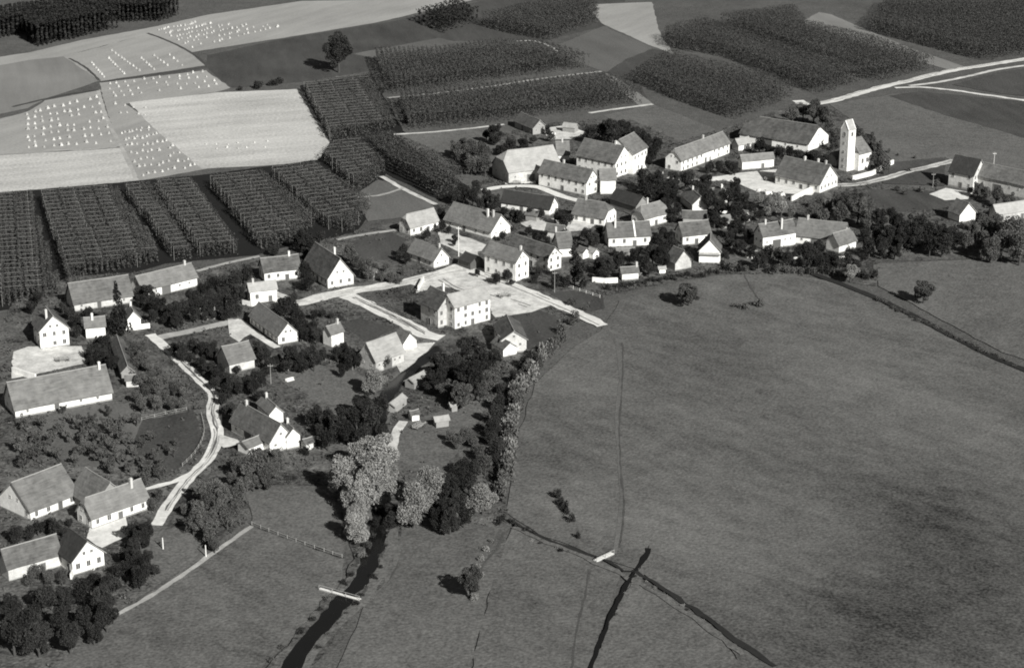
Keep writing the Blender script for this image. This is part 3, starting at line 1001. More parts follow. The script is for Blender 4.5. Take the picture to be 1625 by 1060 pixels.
HP = {
    'H1':(5.3,718.6,26,22.0,14.9,4.7,6.3), 'H2':(34.2,725.5,-39,18.6,11.3,6.0,5.5), 'H3':(42.6,728.6,61,12.8,12.4,8.1,5.0),
    'H4':(20.3,702.2,-39,22.4,7.8,5.2,4.1), 'H5':(34.2,698.4,3,6.2,6.8,5.4,3.5), 'H6':(70.4,740.5,52,34.4,7.9,4.3,4.0),
    'H7':(106.6,769.0,-35,30.6,18.3,3.3,5.6), 'H10':(91.4,731.1,18,13.7,3.9,3.5,2.1), 'H11':(88.8,757.8,34,7.0,4.4,2.6,2.3),
    'H12':(106.8,706.7,-40,19.6,13.0,3.6,6.0), 'H14':(165.1,707.2,-40,10.6,10.1,5.4,5.3), 'H15':(154.3,664.1,-61,6.7,7.9,3.0,3.9),
    'H17':(6.1,675.6,-29,19.9,7.1,2.4,3.9), 'H18':(28.2,662.4,-29,13.0,10.0,3.0,4.3), 'H19':(47.0,659.4,40,12.0,7.1,3.5,3.8),
    'H20':(38.1,636.9,9,14.8,7.9,3.5,4.1), 'H22':(59.9,638.8,18,10.7,7.4,3.5,3.7), 'H23':(63.7,618.8,-96,7.8,7.7,4.1,4.2),
    'H24':(53.4,609.1,-229,3.2,8.2,2.4,4.4), 'H25':(36.6,599.7,14,6.1,3.3,2.4,1.8), 'H29':(7.3,615.2,-48,19.2,6.6,4.8,3.1),
    'H30':(-1.7,603.0,-42,14.0,6.8,6.6,3.3), 'H32':(-11.7,652.2,-43,22.5,10.4,2.1,5.4), 'H33':(-31.3,650.6,41,12.9,6.7,3.1,4.0),
    'H34':(-26.8,616.7,-49,13.9,7.0,2.6,3.8), 'H36':(-13.6,559.5,39,13.9,7.4,7.0,3.1), 'H36b':(-21.3,559.6,-52,9.4,8.4,5.7,4.5),
    'H37':(-0.5,540.5,-81,14.4,8.1,4.0,2.8), 'H38':(-36.2,523.8,47,11.5,7.5,3.5,4.8), 'H39':(-30.4,538.4,-54,5.7,5.0,2.4,2.8),
    'H41':(-51.0,540.7,45,5.3,4.2,4.0,2.2), 'H42':(-69.1,550.4,-60,21.3,7.1,2.6,3.8), 'H43':(-76.5,522.5,35,8.5,8.2,3.0,4.1),
    'H44':(-75.8,578.9,21,9.0,4.4,4.0,2.2), 'H45':(-72.8,601.0,21,12.4,7.4,3.5,3.7), 'H46':(-57.5,599.9,-61,19.4,9.7,3.1,6.4),
    'H47':(-124.7,576.6,27,18.7,9.5,2.5,5.3), 'H48':(-107.0,588.6,41,20.1,7.6,3.1,3.8), 'H49':(-131.7,541.7,-65,9.1,9.2,5.4,4.4),
    'H50':(-120.4,547.7,15,6.3,4.9,3.5,2.5), 'H51':(-110.9,555.3,-70,6.4,4.3,3.6,2.5), 'H53':(-108.3,524.6,-73,25.9,4.0,2.5,1.9),
    'H54':(-120.0,495.7,29,26.8,10.7,2.4,6.2), 'H55':(-111.2,432.0,49,14.3,12.9,2.1,6.0), 'H56':(-95.8,430.0,-49,12.3,11.2,3.0,6.1),
    'H57':(-92.6,426.0,45,16.4,6.7,2.8,4.2), 'H58':(-105.5,398.1,37,13.1,5.2,3.0,4.0), 'H59':(-95.1,400.6,-51,8.4,8.6,3.4,4.1),
    'H60':(-63.4,471.0,-51,19.0,7.5,3.0,4.6), 'H60b':(-62.8,485.3,-62,9.3,4.3,3.1,2.1), 'H60c':(-55.8,467.4,-62,5.4,4.1,3.7,2.1),
    'H61':(86.5,634.3,26,13.5,6.0,4.6,3.8), 'H62':(102.5,637.5,-21,16.5,9.1,3.0,4.8), 'H63':(107.8,630.7,41,9.3,6.2,2.7,3.7),
    'H64':(7.4,788.3,-60,15.2,7.1,2.6,3.3), 'H65':(19.1,744.7,5,5.4,8.2,2.5,4.3), 'H66':(63.8,678.9,-76,13.4,6.4,3.0,3.0),
    'H67':(73.4,687.0,-64,7.6,4.1,3.0,2.2), 'H68':(62.0,658.0,-3,8.5,4.2,3.0,2.2), 'H69':(40.9,676.6,-50,13.9,6.8,3.0,3.2),
    'H70':(14.6,643.1,-23,6.6,4.2,2.6,2.2), 'H31':(16.5,624.7,15,5.3,7.8,3.5,4.3), 'H14b':(177.5,698.9,-44,20.8,7.7,4.8,4.4),
    'H16':(172.1,665.8,24,17.1,5.2,3.0,2.9),
}
HP['H24'] = (53.0, 611.5, -58, 6.0, 7.2, 2.6, 3.9)
HP['H56'] = (-97.0, 432.5, -49, 11.6, 10.2, 2.6, 5.0)


def H(key, label, cat='house', **kw):
    p = list(HP[key])
    if p[5] < 2.5:
        p[6] -= (2.5 - p[5]) * .6
        p[5] = 2.5
    return house(p, label, cat, **kw)


# upper farms
H('H1', 'barn with very pale roof and clipped gable, left of the tall double farm', 'barn', roof='tile_light', wall='plaster', hip=(.45, .0), chim=(), win='barn')
H('H2', 'tall dark-roofed farmhouse whose white gable towers over the lower farm roofs', hip=(0, 0), chim=((.55, .02),), win='house')
H('H3', 'white two-storey house with steep cross roof butting behind the tall farmhouse', hip=(0, .0), chim=(), win='house', ends=(0, 1))
H('H4', 'long farmhouse with narrow white gable in front of the tall farmhouse', win='house', chim=((-.2, .05),))
H('H5', 'small white lean-to house wedged between two farm gables', chim=(), win='none')
H('H6', 'long white farmhouse pointing its gable at the dark garden clump', chim=((.2, .05),), win='house', hip=(.25, 0))
H('H7', 'broad grey barn with clipped ends and big white gable near the church', 'barn', roof='tile_old', hip=(.5, .12), chim=(), win='barn')
H('H10', 'low white house with flat pitched roof on the bright farmyard', chim=(), win='shed')
H('H11', 'little white outhouse between the long farmhouse and the broad barn', 'outhouse', roof='tile_light', chim=(), win='none')
H('H12', 'wide farmhouse with three chimneys and white gable left of the church', roof='tile_old', chim=((-.1, .0), (.45, .05), (.8, .0)), win='house')
H('H64', 'isolated small barn at the foot of the central hop gardens', 'barn', roof='tile_old', wall='wood', chim=(), win='barn')
H('H65', 'short grey house filling the gap behind the pale-roofed barn', chim=((.0, .0),), win='none')
H('H17', 'barn with nearly black roof below the pale-roofed barn', 'barn', roof='tile_dark', chim=(), win='barn')
H('H18', 'house with pale clipped gable end beside the black-roofed shed', hip=(0, .5), chim=((-.5, .0),), win='house')
H('H69', 'black-roofed shed in the shade under the white lean-to', 'shed', roof='tile_dark', wall='wood', chim=(), win='none')
H('H19', 'cottage with roof clipped at both ends and a sunlit corner', hip=(.5, .4), chim=((.1, .6),), win='house')
H('H66', 'small grey cottage among the black trees, white scrap of gable', chim=((-.3, .0),), win='none')
H('H67', 'tiny cottage right of the small grey cottage in the trees', chim=((.3, .0),), win='none')
H('H68', 'low dark shed tucked above the square-roofed house', 'shed', roof='tile_old', wall='wood', chim=(), win='none')
H('H70', 'little grey shed on the pale yard above the middle street', 'shed', roof='tile_old', wall='plaster', chim=(), win='none')
h20 = H('H20', 'long white house facing the meadow, roof split by a pale fire wall', roof='tile_old', chim=((-.6, -.3),), win='house')
b = MB()
E_, r_, W_ = HP['H20'][5], HP['H20'][6], HP['H20'][4]
for s in (-1, 1):
    q = [(1.6, s * W_ / 2, E_ - .1), (2.1, s * W_ / 2, E_ - .1), (2.1, 0, E_ + r_ + .1), (1.6, 0, E_ + r_ + .1)]
    up_ = [(x, y, z + .22) for x, y, z in q]
    b.poly(up_[::s]); b.poly(q[::-s])
    for i in range(4): b.poly([q[i], q[(i + 1) % 4], up_[(i + 1) % 4], up_[i]])
b.obj('fire_wall', MAT['white'], h20)
H('H22', 'plain house with square grey roof behind the white pediment gable', chim=(), win='house')
h23 = H('H23', 'bright white gable crossed by a shadowed balcony band above the meadow', chim=(), win='none')
b = MB()
l_, w_ = HP['H23'][3] / 2 - .4, HP['H23'][4] / 2 - .46
b.box(l_, l_ + .9, -w_, w_, 3.0, 3.15)
for i in range(15): b.box(l_ + .82, l_ + .88, -w_ + i * 2 * w_ / 14 - .05, -w_ + i * 2 * w_ / 14 + .05, 3.15, 4.0)
b.box(l_ + .8, l_ + .9, -w_, w_, 4.0, 4.1)
b.obj('balcony', MAT['wood'], h23)
H('H24', 'half-lit narrow gable left of the balcony gable', chim=(), win='none', wall='plaster')
H('H25', 'tiny white outbuilding at the meadow hedge under the long white house', 'outhouse', roof='tile_old', chim=((.8, .0),), win='none')
H('H31', 'grey house with white chimney beside the tall dark spruce', chim=((-.7, .5),), win='none')
# the middle street
H('H29', 'long house ending in a white gable left of the tall dark spruce', chim=(), win='house')
H('H30', 'tall house with slim white gable right on the main street', chim=((.85, .0),), win='house')
H('H32', 'large barn with broad even roof and white gable above the street', 'barn', chim=((.55, -.25), (.75, -.2)), win='barn')
H('H33', 'pale-roofed house with clipped gable at the end of the grass path', roof='tile_light', wall='white', hip=(.35, 0), chim=(), win='house')
H('H34', 'low house with white gable beside the tall white pole', chim=((.8, .0),), win='barn')
H('H36', 'big three-storey white inn with rows of windows by the street junction', 'inn', roof='tile_light', chim=(), win='big')
H('H36b', 'grey wing with dark roof and white chimney joined to the big inn', 'house', roof='tile_old', wall='plaster', chim=((-.2, .5),), win='big')
H('H37', 'grey-roofed barn on the meadow side of the big inn', 'barn', wall='plaster', chim=(), win='barn')
H('H38', 'barn with bright sheet of roof below the branch lane', 'barn', roof='tile_light', wall='plaster', chim=(), win='barn')
H('H39', 'small white gable butted against the bright barn roof', chim=(), win='none')
H('H41', 'little white house with slim white chimney above the dark lawn', chim=((.6, .0),), win='none')
H('H42', 'house with smooth grey roof slanting down to a white gable below the street', chim=(), win='house')
H('H43', 'low grey-roofed shed in the dark gardens inside the lane', 'shed', wall='plaster', chim=(), win='none')
H('H44', 'white cottage half hidden behind a round dark tree on the street', chim=((-.6, .0),), roof='tile_light', win='house')
H('H45', 'small farmhouse with light dormer front above the street bend', chim=((.5, .0),), win='house')
H('H46', 'steep house with pointed all-white gable at the street edge', roof='tile_old', chim=((.2, .3),), win='house')
# the left side
H('H47', 'long barn with smooth roof at the foot of the left hop gardens', 'barn', wall='plaster', chim=(), win='barn')
H('H48', 'long farmhouse with two white doorways right of the long left barn', chim=((.75, .0),), win='barn')
H('H49', 'tall house with striped white boarded gable at the left edge', roof='tile_old', chim=((.4, -.3),), win='house')
H('H50', 'small cottage between the striped gable and the big spruce', chim=((-.2, -.2),), win='none')
H('H51', 'white cottage gable just right of the big spruce', chim=((-.6, .0),), win='none')
H('H53', 'thin dark-roofed shed slanting down beside the lane', 'shed', roof='tile_old', wall='wood', chim=(), win='none')
H('H54', 'huge barn with bare grey roof running off the left edge', 'barn', roof='tile', chim=((.85, -.1),), win='barn')
H('H55', 'pale barn at the left edge above the shaded yard', 'barn', roof='tile', hip=(0, 0), chim=(), win='house')
H('H56', 'small barn standing crosswise between the two lower barns', 'barn', wall='wood', chim=(), win='none')
H('H57', 'long low white house with sunlit roof beside the lane foot', win='house', hip=(.3, 0), chim=((.6, -.2),))
H('H58', 'grey-roofed shed cut by the left edge near the bottom', 'shed', wall='plaster', chim=(), win='shed')
H('H59', 'house with dark roof and glaring white gable in the lower left', roof='tile_dark', chim=(), win='house')  # dark tile tone on both slopes
H('H60', 'farmhouse with broad dark roof inside the bend of the lane', roof='tile_old', chim=((-.7, .0),), win='barn')
H('H60b', 'small white house with chimney behind the broad dark roof', chim=((-.5, .0),), roof='tile', win='none')
H('H60c', 'white gable cottage below the small white house, chimney at its peak', chim=((-.5, .0),), win='none')
# the right side
H('H61', 'left half of the bent farmhouse above the round meadow', chim=((-.6, .0), (.2, -.5)), win='barn')
H('H62', 'right half of the bent farmhouse, roof running toward the hedge', chim=((-.6, .0),), win='barn')
H('H63', 'white-walled wing at the right end of the bent farmhouse', hip=(0, .3), chim=(), win='none')
H('H14', 'schoolhouse with nearly black roof and even rows of windows', roof='tile_dark', wall='plaster', chim=(), win='house')
H('H15', 'small house with dazzling white gable among trees near the right edge', chim=(), win='none')
house(HP['H14b'], 'grey-roofed barn built on to the black-roofed schoolhouse', 'barn', roof='tile', wall='plaster', chim=(), win='barn')
house(HP['H16'], 'pale-roofed shed cut by the right edge below the school', 'shed', roof='tile_light', wall='plaster', chim=(), win='shed')


def shed(px, py, ang, L, W, E, r, label, **kw):
    p = G(px, py)
    o = dict(cat='shed', chim=(), win='none', wall='wood')
    o.update(kw)
    return house((p.x, p.y, ang, L, W, E, r), label, **o)


shed(748, 424, -48, 6, 6, 2.6, 2.0, 'black open-fronted shed against the slim street house', roof='tile_dark', wall='timber')
shed(992, 408, 8, 6.5, 3.2, 2.2, 1.0, 'low grey shed in front of the long white house', roof='tile')
shed(925, 409, -48, 3.6, 3.0, 2.4, 1.3, 'white hut right of the tall dark spruce', wall='white')
shed(941, 409, -48, 3.6, 3.0, 2.2, 1.2, 'second white hut farther right of the spruce', wall='white', roof='tile_light')
shed(800, 560, -58, 7, 5, 2.5, 1.8, 'lean-to shed at the near end of the barn by the inn', wall='white', roof='tile_old')
shed(663, 610, 58, 8.5, 3.4, 2.2, 1.0, 'pale-roofed shed nearest the bright barn, beside the stream', roof='tile_light')
shed(629, 648, 67, 7.5, 3.2, 2.0, 1.0, 'pale-roofed long hut on the stream bank clearing', roof='tile_light')
shed(744, 634, 53, 4.6, 2.4, 2.0, .9, 'little pale roof at the edge of the dark lindens', roof='tile_light')
shed(719, 652, 26, 2.4, 2.2, 1.8, .8, 'tiny pale hut under the lindens', roof='tile_light')
shed(700, 676, 20, 4.2, 2.8, 2.0, .9, 'pale hut in the clearing below the lindens', roof='tile_light')
shed(657, 666, 26, 2.8, 2.6, 1.9, .9, 'hut with white front at the clearing corner', roof='tile_old', wall='white')
shed(1326, 262, 41, 5.5, 5.0, 3.0, 2.4, 'grey sacristy-like hut just left of the church tower', wall='plaster', roof='tile')
shed(488, 742 - 30, 38, 3, 2.5, 2.0, 1, 'small hut at the foot of the white gable cottage', wall='plaster')
shed(404, 714, 48, 8.0, 4.6, 2.4, 1.2, 'grey lean-to in front of the broad dark roof', roof='tile', wall='white')
shed(210, 612, 13, 4, 3, 2.2, 1.2, 'hut with pale patch right of the huge barn', wall='plaster', roof='tile')
shed(905, 210, -26, 6, 4, 2.4, 1.4, 'pale cart shed on the upper farmyard', roof='tile_light')
shed(1050, 433, 13, 2.8, 2.0, 1.5, .7, 'low white hut on the meadow edge left of the half-lit gable', wall='white', roof='tile_light')
shed(1196, 410, 0, 2.4, 2.2, 1.8, .8, 'grey garden hut in the bushes by the bent farmhouse', wall='plaster')

shed(846, 350, -30, 5, 3.5, 2.2, 1.6, 'little shed on the upper rim of the middle yard', roof='tile')
shed(1150, 360, 20, 5, 4, 2.4, 1.8, 'shed among dark trees right of the square-roofed house', roof='tile')
shed(1138, 316, 35, 5.5, 4, 2.4, 2, 'hut among dark trees left of the bright yard', roof='tile', wall='plaster')
shed(1176, 352, -40, 5.5, 4, 2.4, 2, 'hut under trees beyond the left end of the bent farmhouse', roof='tile', wall='plaster')
shed(1068, 418, -40, 4, 3.2, 2.2, 1.8, 'small shed touching the half-lit narrow gable', roof='tile_old')
shed(592, 442, -48, 4.5, 3, 2, 1.4, 'garden shed right of the pointed white gable', roof='tile')
shed(330, 506, 20, 4.5, 3, 2, 1.4, 'garden shed in the dark trees above the western street', roof='tile')

# ------------------------------------------------------------------ church
CA = R(40)
cd, cn = Vector((math.cos(CA), math.sin(CA), 0)), Vector((-math.sin(CA), math.cos(CA), 0))
corner = G(1343.5, 273)
tw = 3.9
tc = corner + (cd + cn) * (tw / 2)
church = empty('church', tc, CA)
tag(church, 'white village church with tall saddle-roofed tower and short nave', 'church')
b = MB(); h = tw / 2
b.box(-h, h, -h, h, -.3, 15.8)
tower = b.obj('tower', MAT['white'], church)
b = MB()
for y in (-1, 1):
    b.poly([(-h - .1, y * (h - .02), 15.8), (h + .1, y * (h - .02), 15.8), (h + .1, 0, 19.2), (-h - .1, 0, 19.2)][::y])
for x in (-1, 1):
    b.poly([(x * h, -h, 15.8), (x * h, h, 15.8), (x * h, 0, 19.15)][::x])
b.obj('tower_gable', MAT['white'], tower)
b = MB()
for y in (-1, 1):
    b.poly([(-h + .25, y * (h + .12), 15.72), (h - .25, y * (h + .12), 15.72), (h - .25, 0, 19.3), (-h + .25, 0, 19.3)][::-y])
    b.poly([(-h + .25, y * (h + .12), 15.52), (h - .25, y * (h + .12), 15.52), (h - .25, 0, 19.1), (-h + .25, 0, 19.1)][::y])
b.obj('tower_roof', MAT['tile_light'], tower)
for zz, k in ((14.0, 'big'), (10.6, 'small'), (7.4, 'small'), (4.4, 'small'), (1.9, 'small')):
    add_window(church, k, -h, 0, zz, -math.pi / 2)
add_window(church, 'big', 0, -h, 14.0, 0)
b = MB()
nx0, nx1, nw, nh = h + .01, h + 6.9, 4.2, 6.6
b.box(nx0, nx1, -nw, nw, -.3, nh)
pt = [(nx1, -nw), (nx1 + 2.0, -nw * .45), (nx1 + 2.0, nw * .45), (nx1, nw)]
for i in range(3):
    (xa, ya), (xb, yb) = pt[i], pt[i + 1]
    b.poly([(xa, ya, -.3), (xb, yb, -.3), (xb, yb, nh), (xa, ya, nh)])
nave = b.obj('nave', MAT['white'], church)
b = MB()
o_, rz_ = .35, nh + 5.2
for y in (-1, 1):
    b.poly([(nx0, y * (nw + o_), nh - .3), (nx1, y * (nw + o_), nh - .3), (nx1 - 1.2, 0, rz_), (nx0, 0, rz_)][::-y])
e = [(nx1, -nw - o_), (nx1 + 2.3, -nw * .5), (nx1 + 2.3, nw * .5), (nx1, nw + o_)]
for i in range(3):
    b.poly([(e[i][0], e[i][1], nh - .3), (e[i + 1][0], e[i + 1][1], nh - .3), (nx1 - 1.2, 0, rz_)])
b.poly([(nx0 + .02, nw + o_, nh - .3), (nx0 + .02, -nw - o_, nh - .3), (nx0 + .02, 0, rz_)])
b.obj('nave_roof', MAT['tile'], nave)
for x in (.3, .68):
    add_window(church, 'big', nx0 + (nx1 - nx0) * x, -nw, 3.7, 0)
HOUSES.append((tc.x + cd.x * 4, tc.y + cd.y * 4, CA, 13, 9))


# ------------------------------------------------------------------ walls, fences, poles, bridges
def wall_line(name, px, hgt, thick, mat, label, cat='wall'):
    b = MB()
    P = [G(*p) for p in px]
    for p, q in zip(P, P[1:]):
        d = (q - p).normalized()
        n = Vector((-d.y, d.x, 0)) * thick / 2
        k = len(b.v)
        for c in (p + n, p - n, q - n, q + n):
            b.v.append((c.x, c.y, -.2)); b.v.append((c.x, c.y, hgt))
        for f in ((1, 3, 5, 7), (2, 4, 5, 3), (0, 1, 7, 6), (0, 2, 3, 1), (4, 6, 7, 5)):
            b.f.append(tuple(k + i for i in f))
    return tag(b.obj(name, MAT[mat]), label, cat)


wall_line('churchyard_wall', [(1352, 287), (1384, 279), (1400, 270), (1417, 261)], 1.8, .7, 'white', 'white churchyard wall climbing right below the church nave')
wall_line('garden_wall', [(1256, 320), (1276, 310), (1298, 300)], 1.9, .5, 'white', 'white garden wall left of the wide farmhouse gable')
wall_line('garden_wall', [(940, 448), (960, 450), (980, 449)], 1.7, .5, 'white', 'white garden wall on the meadow edge below the spruce')
wall_line('garden_wall', [(385, 484), (400, 487), (412, 482)], 1.6, .4, 'white', 'white wall in front of the half hidden cottage')
wall_line('garden_wall', [(200, 526), (238, 521)], 1.6, .4, 'white', 'white wall running right from the cottage by the spruce')
wall_line('yard_wall', [(20, 592), (45, 600), (57, 603)], 1.8, .5, 'white', 'white yard wall at the left edge above the huge barn')
wall_line('garden_wall', [(664, 462), (672, 447)], 1.8, .5, 'white', 'short white wall at the corner of the inn yard')
wall_line('garden_wall', [(113, 920), (122, 900), (150, 905)], 1.5, .4, 'white', 'white angled wall below the glaring gable, lower left')


def fence(px, label, mat='grey_wood', h=1.15, step=2.4, cat='fence'):
    P = smooth_line(px, 1.2)
    root = empty('wooden_fence', P[0])
    tag(root, label, cat)
    rails = MB()
    pm = fence.post.setdefault(mat, None)
    if pm is None:
        b = MB(); b.box(-.06, .06, -.06, .06, -.2, h); pm = fence.post[mat] = b.mesh('post', MAT[mat])
    acc, last = 0.0, P[0]
    pts = [P[0]]
    for p in P[1:]:
        if (p - last).length >= step:
            pts.append(p); last = p
    for p in pts:
        link('post', pm, root, p - P[0])
    for z in (.45, .95):
        for p, q in zip(pts, pts[1:]):
            a, c = p - P[0], q - P[0]
            rails.tube((a.x, a.y, z), (c.x, c.y, z), .05, .05, 4)
    rails.obj('rail', MAT[mat], root)
    return root


fence.post = {}
fence([(1052, 277), (1045, 288), (1037, 299)], 'pale fence slanting down through the black garden clump', 'pale_wood')
fence([(880, 453), (905, 458), (935, 468), (960, 476)], 'pale rail fence from the spruce toward the meadow corner', 'pale_wood')
fence([(400, 834), (470, 861), (543, 886)], 'fence line across the two lower left meadows')
fence([(590, 482), (640, 505), (664, 514)], 'dark fence along the branch lane beside the inn', 'timber')
fence([(225, 668), (270, 657), (302, 651)], 'fence on the upper side of the orchard plot')
fence([(320, 660), (324, 690), (310, 720), (285, 745)], 'curved fence between orchard plot and lane')
fence([(480, 545), (520, 575), (560, 588)], 'fence slanting above the sloping lawn', 'grey_wood')
fence([(345, 440), (365, 458)], 'short fence in the garden behind the street')
fence([(1005, 437), (1012, 441), (1018, 437)], 'white gate fence at the tiny outbuilding', 'pale_wood')


def pole(px, py, h, label, r=.12, mat='pale_wood', name='wooden_pole', arm=True):
    b = MB()
    b.tube((0, 0, -.3), (0, 0, h), r, r * .7, 7)
    o = tag(b.obj(name, MAT[mat]), label, 'pole')
    o.location = G(px, py)
    if arm:
        c = MB(); c.box(-.7, .7, -.05, .05, h - .7, h - .55); c.obj('cross_arm', MAT[mat], o)
        c = MB(); c.tube((-.6, 0, h - .55), (-.6, 0, h - .35), .05, .05, 5); c.tube((.6, 0, h - .55), (.6, 0, h - .35), .05, .05, 5)
        c.obj('insulator', MAT['white'], o)


pole(728, 419, 12.5, 'tall white pole on the little square by the white gable', .17)
pole(1577, 262, 5, 'thin pale pole behind the barn of the school', .1)
pole(327, 884, 3.0, 'pale post at the right corner of the lower left paddock', .16, arm=False, name='post')
pole(259, 872, 3.0, 'pale post on the left side of the lower left paddock', .16, arm=False, name='post')
pole(1480, 300, 6, 'pole by the bright yard of the school', .1, 'grey_wood')
pole(430, 610, 6, 'pole in the gardens inside the lane', .1, 'grey_wood')
pole(880, 465, 7, 'pole at the meadow end of the main road', .1, 'grey_wood')


def bridge(p, q, label, w=1.2, posts=3):
    a, c = G(*p), G(*q)
    d = c - a
    root = empty('footbridge', a, math.atan2(d.y, d.x))
    tag(root, label, 'bridge')
    L = d.length
    n = max(4, int(L / .9))
    b = MB(); b.box(0, L / n - .06, -w / 2, w / 2, .45, .55); pm = b.mesh('plank', MAT['pale_wood'])
    for i in range(n): link('plank', pm, root, (i * L / n, 0, 0))
    b = MB(); b.box(0, L, -.5, -.3, .2, .44); b.box(0, L, .3, .5, .2, .44); b.obj('beam', MAT['grey_wood'], root)
    for s in (-1,):
        b = MB(); b.tube((0, s * w / 2, 1.4), (L, s * w / 2, 1.4), .07, .07, 5)
        for i in range(posts): b.tube((L * i / (posts - 1), s * w / 2, .2), (L * i / (posts - 1), s * w / 2, 1.4), .06, .06, 5)
        b.obj('railing', MAT['grey_wood'], root)


bridge((508, 936), (572, 954), 'pale plank footbridge over the black stream at the bottom', .75, 4)
bridge((944, 893), (972, 880), 'short white footbridge over the ditch on the round meadow', 1.0)
# ------------------------------------------------------------------ farmyard clutter
def log_mesh():
    b = MB()
    b.tube((0, 0, 0), (2.4, 0, 0), .17, .15, 6)
    return b.mesh('log', MAT['pale_wood'])


LOG = log_mesh()


def woodpile(px, py, ang, label, n=4):
    o = empty('woodpile', G(px, py), R(ang))
    tag(o, label, 'woodpile')
    for row in range(3):
        for i in range(n - row):
            link('log', LOG, o, (rnd.uniform(-.15, .15), (i + row * .5) * .34, .17 + row * .29))


def cart(px, py, ang, label):
    o = empty('hay_cart', G(px, py), R(ang))
    tag(o, label, 'cart')
    b = MB(); b.box(-2.0, 2.0, -.75, .75, .8, .92); b.obj('bed', MAT['grey_wood'], o)
    for s in (-1, 1):
        b = MB()
        for z in (1.15, 1.45): b.box(-2.0, 2.0, s * (.75 + (z - .9) * .3) - .03, s * (.75 + (z - .9) * .3) + .03, z, z + .1)
        for x in (-1.9, -.6, .6, 1.9): b.box(x - .04, x + .04, s * .78 - .03, s * .78 + .1, .9, 1.6)
        b.obj('side_rail', MAT['grey_wood'], o)
    w = MB()
    for i in range(12):
        t0, t1 = i * math.pi / 6, (i + 1) * math.pi / 6
        for y0, y1, r0, r1 in ((-.05, .05, .45, .55),):
            w.poly([(r1 * math.cos(t0), y0, r1 * math.sin(t0)), (r1 * math.cos(t1), y0, r1 * math.sin(t1)), (r1 * math.cos(t1), y1, r1 * math.sin(t1)), (r1 * math.cos(t0), y1, r1 * math.sin(t0))])
            for y in (y0, y1): w.poly([(r0 * math.cos(t0), y, r0 * math.sin(t0)), (r0 * math.cos(t1), y, r0 * math.sin(t1)), (r1 * math.cos(t1), y, r1 * math.sin(t1)), (r1 * math.cos(t0), y, r1 * math.sin(t0))])
    for i in range(3): w.tube((-.5 * math.cos(i * 1.05), 0, -.5 * math.sin(i * 1.05)), (.5 * math.cos(i * 1.05), 0, .5 * math.sin(i * 1.05)), .03, .03, 4)
    wm = w.mesh('wheel', MAT['timber'])
    for x in (-1.3, 1.3):
        for y in (-.85, .85): link('wheel', wm, o, (x, y, .55))
    b = MB(); b.tube((2.0, 0, .7), (4.4, 0, .3), .06, .05, 5); b.obj('shaft', MAT['grey_wood'], o)


woodpile(1100, 326, 20, 'pale log stack in the dark gardens right of the small grey cottage')
woodpile(1146, 344, 80, 'log stack among trees above the square roof')
woodpile(1143, 340, 10, 'log stack lying across, above the square roof')
woodpile(874, 216, 30, 'log stack on the upper farmyard')
woodpile(892, 208, -10, 'log stack beside the pale cart shed')
woodpile(1236, 312, 15, 'log stack at the lower rim of the bright yard')
woodpile(1205, 306, 70, 'log stack at the left rim of the bright yard')
woodpile(1216, 310, 20, 'log stack in the middle of the bright yard rim', 5)
woodpile(1250, 296, -20, 'log stack against the wide farmhouse')
woodpile(207, 600, 10, 'log stack right of the huge barn')
woodpile(455, 607, 40, 'log stack above the small white house with chimney')
woodpile(246, 456, 20, 'log stack between the long barn and the left farmhouse')
woodpile(560, 416, 30, 'log stack right of the pointed white gable')
woodpile(1032, 402, 30, 'log stack below the long white house')
woodpile(1186, 410, 30, 'log stack in the bushes left of the bent farmhouse')
woodpile(1253, 412, -10, 'log stack below the bent farmhouse')
woodpile(1330, 412, 0, 'log stack below the wing of the bent farmhouse')
woodpile(140, 830, 40, 'log stack between the lower barns')
woodpile(455, 588, 0, 'log stack in the garden below the smooth roof')
cart(800, 472, 25, 'wooden hay cart parked on the pale square by the inn')
cart(783, 448, -20, 'second hay cart on the square nearer the slim house')
cart(1222, 288, 15, 'hay cart standing on the bright yard near the church')
cart(818, 294, 5, 'hay cart before the pale-roofed barn')
cart(100, 574, 10, 'hay cart on the pale yard at the left edge')
cart(665, 680, 60, 'hay cart left in the grassy clearing')

# ------------------------------------------------------------------ trees
def many(spots, kind, mat, label, group, zs=1.0, **kw):
    for s in spots:
        tree(s[0], s[1], s[2], kind, mat, label, group, s[3] if len(s) > 3 else zs, vary=True, **kw)


tree(537, 82, 21, 'clumpy', 'leaf_dark', 'large black solitary tree in the dark field at the top', None, 1.15)
many([(433, 132, 7), (411, 136, 6), (382, 141, 5), (445, 129, 6)], 'bush', 'leaf_dark', 'black bush on the upper edge of the bright stubble', 'bushes on the stubble edge', 1.2)
many([(588, 128, 5), (596, 138, 5), (604, 146, 5), (640, 178, 5), (648, 190, 5)], 'bush', 'leaf_dark', 'black bush at the left end of the central hop gardens', 'bushes by the hop gardens', 1.5)
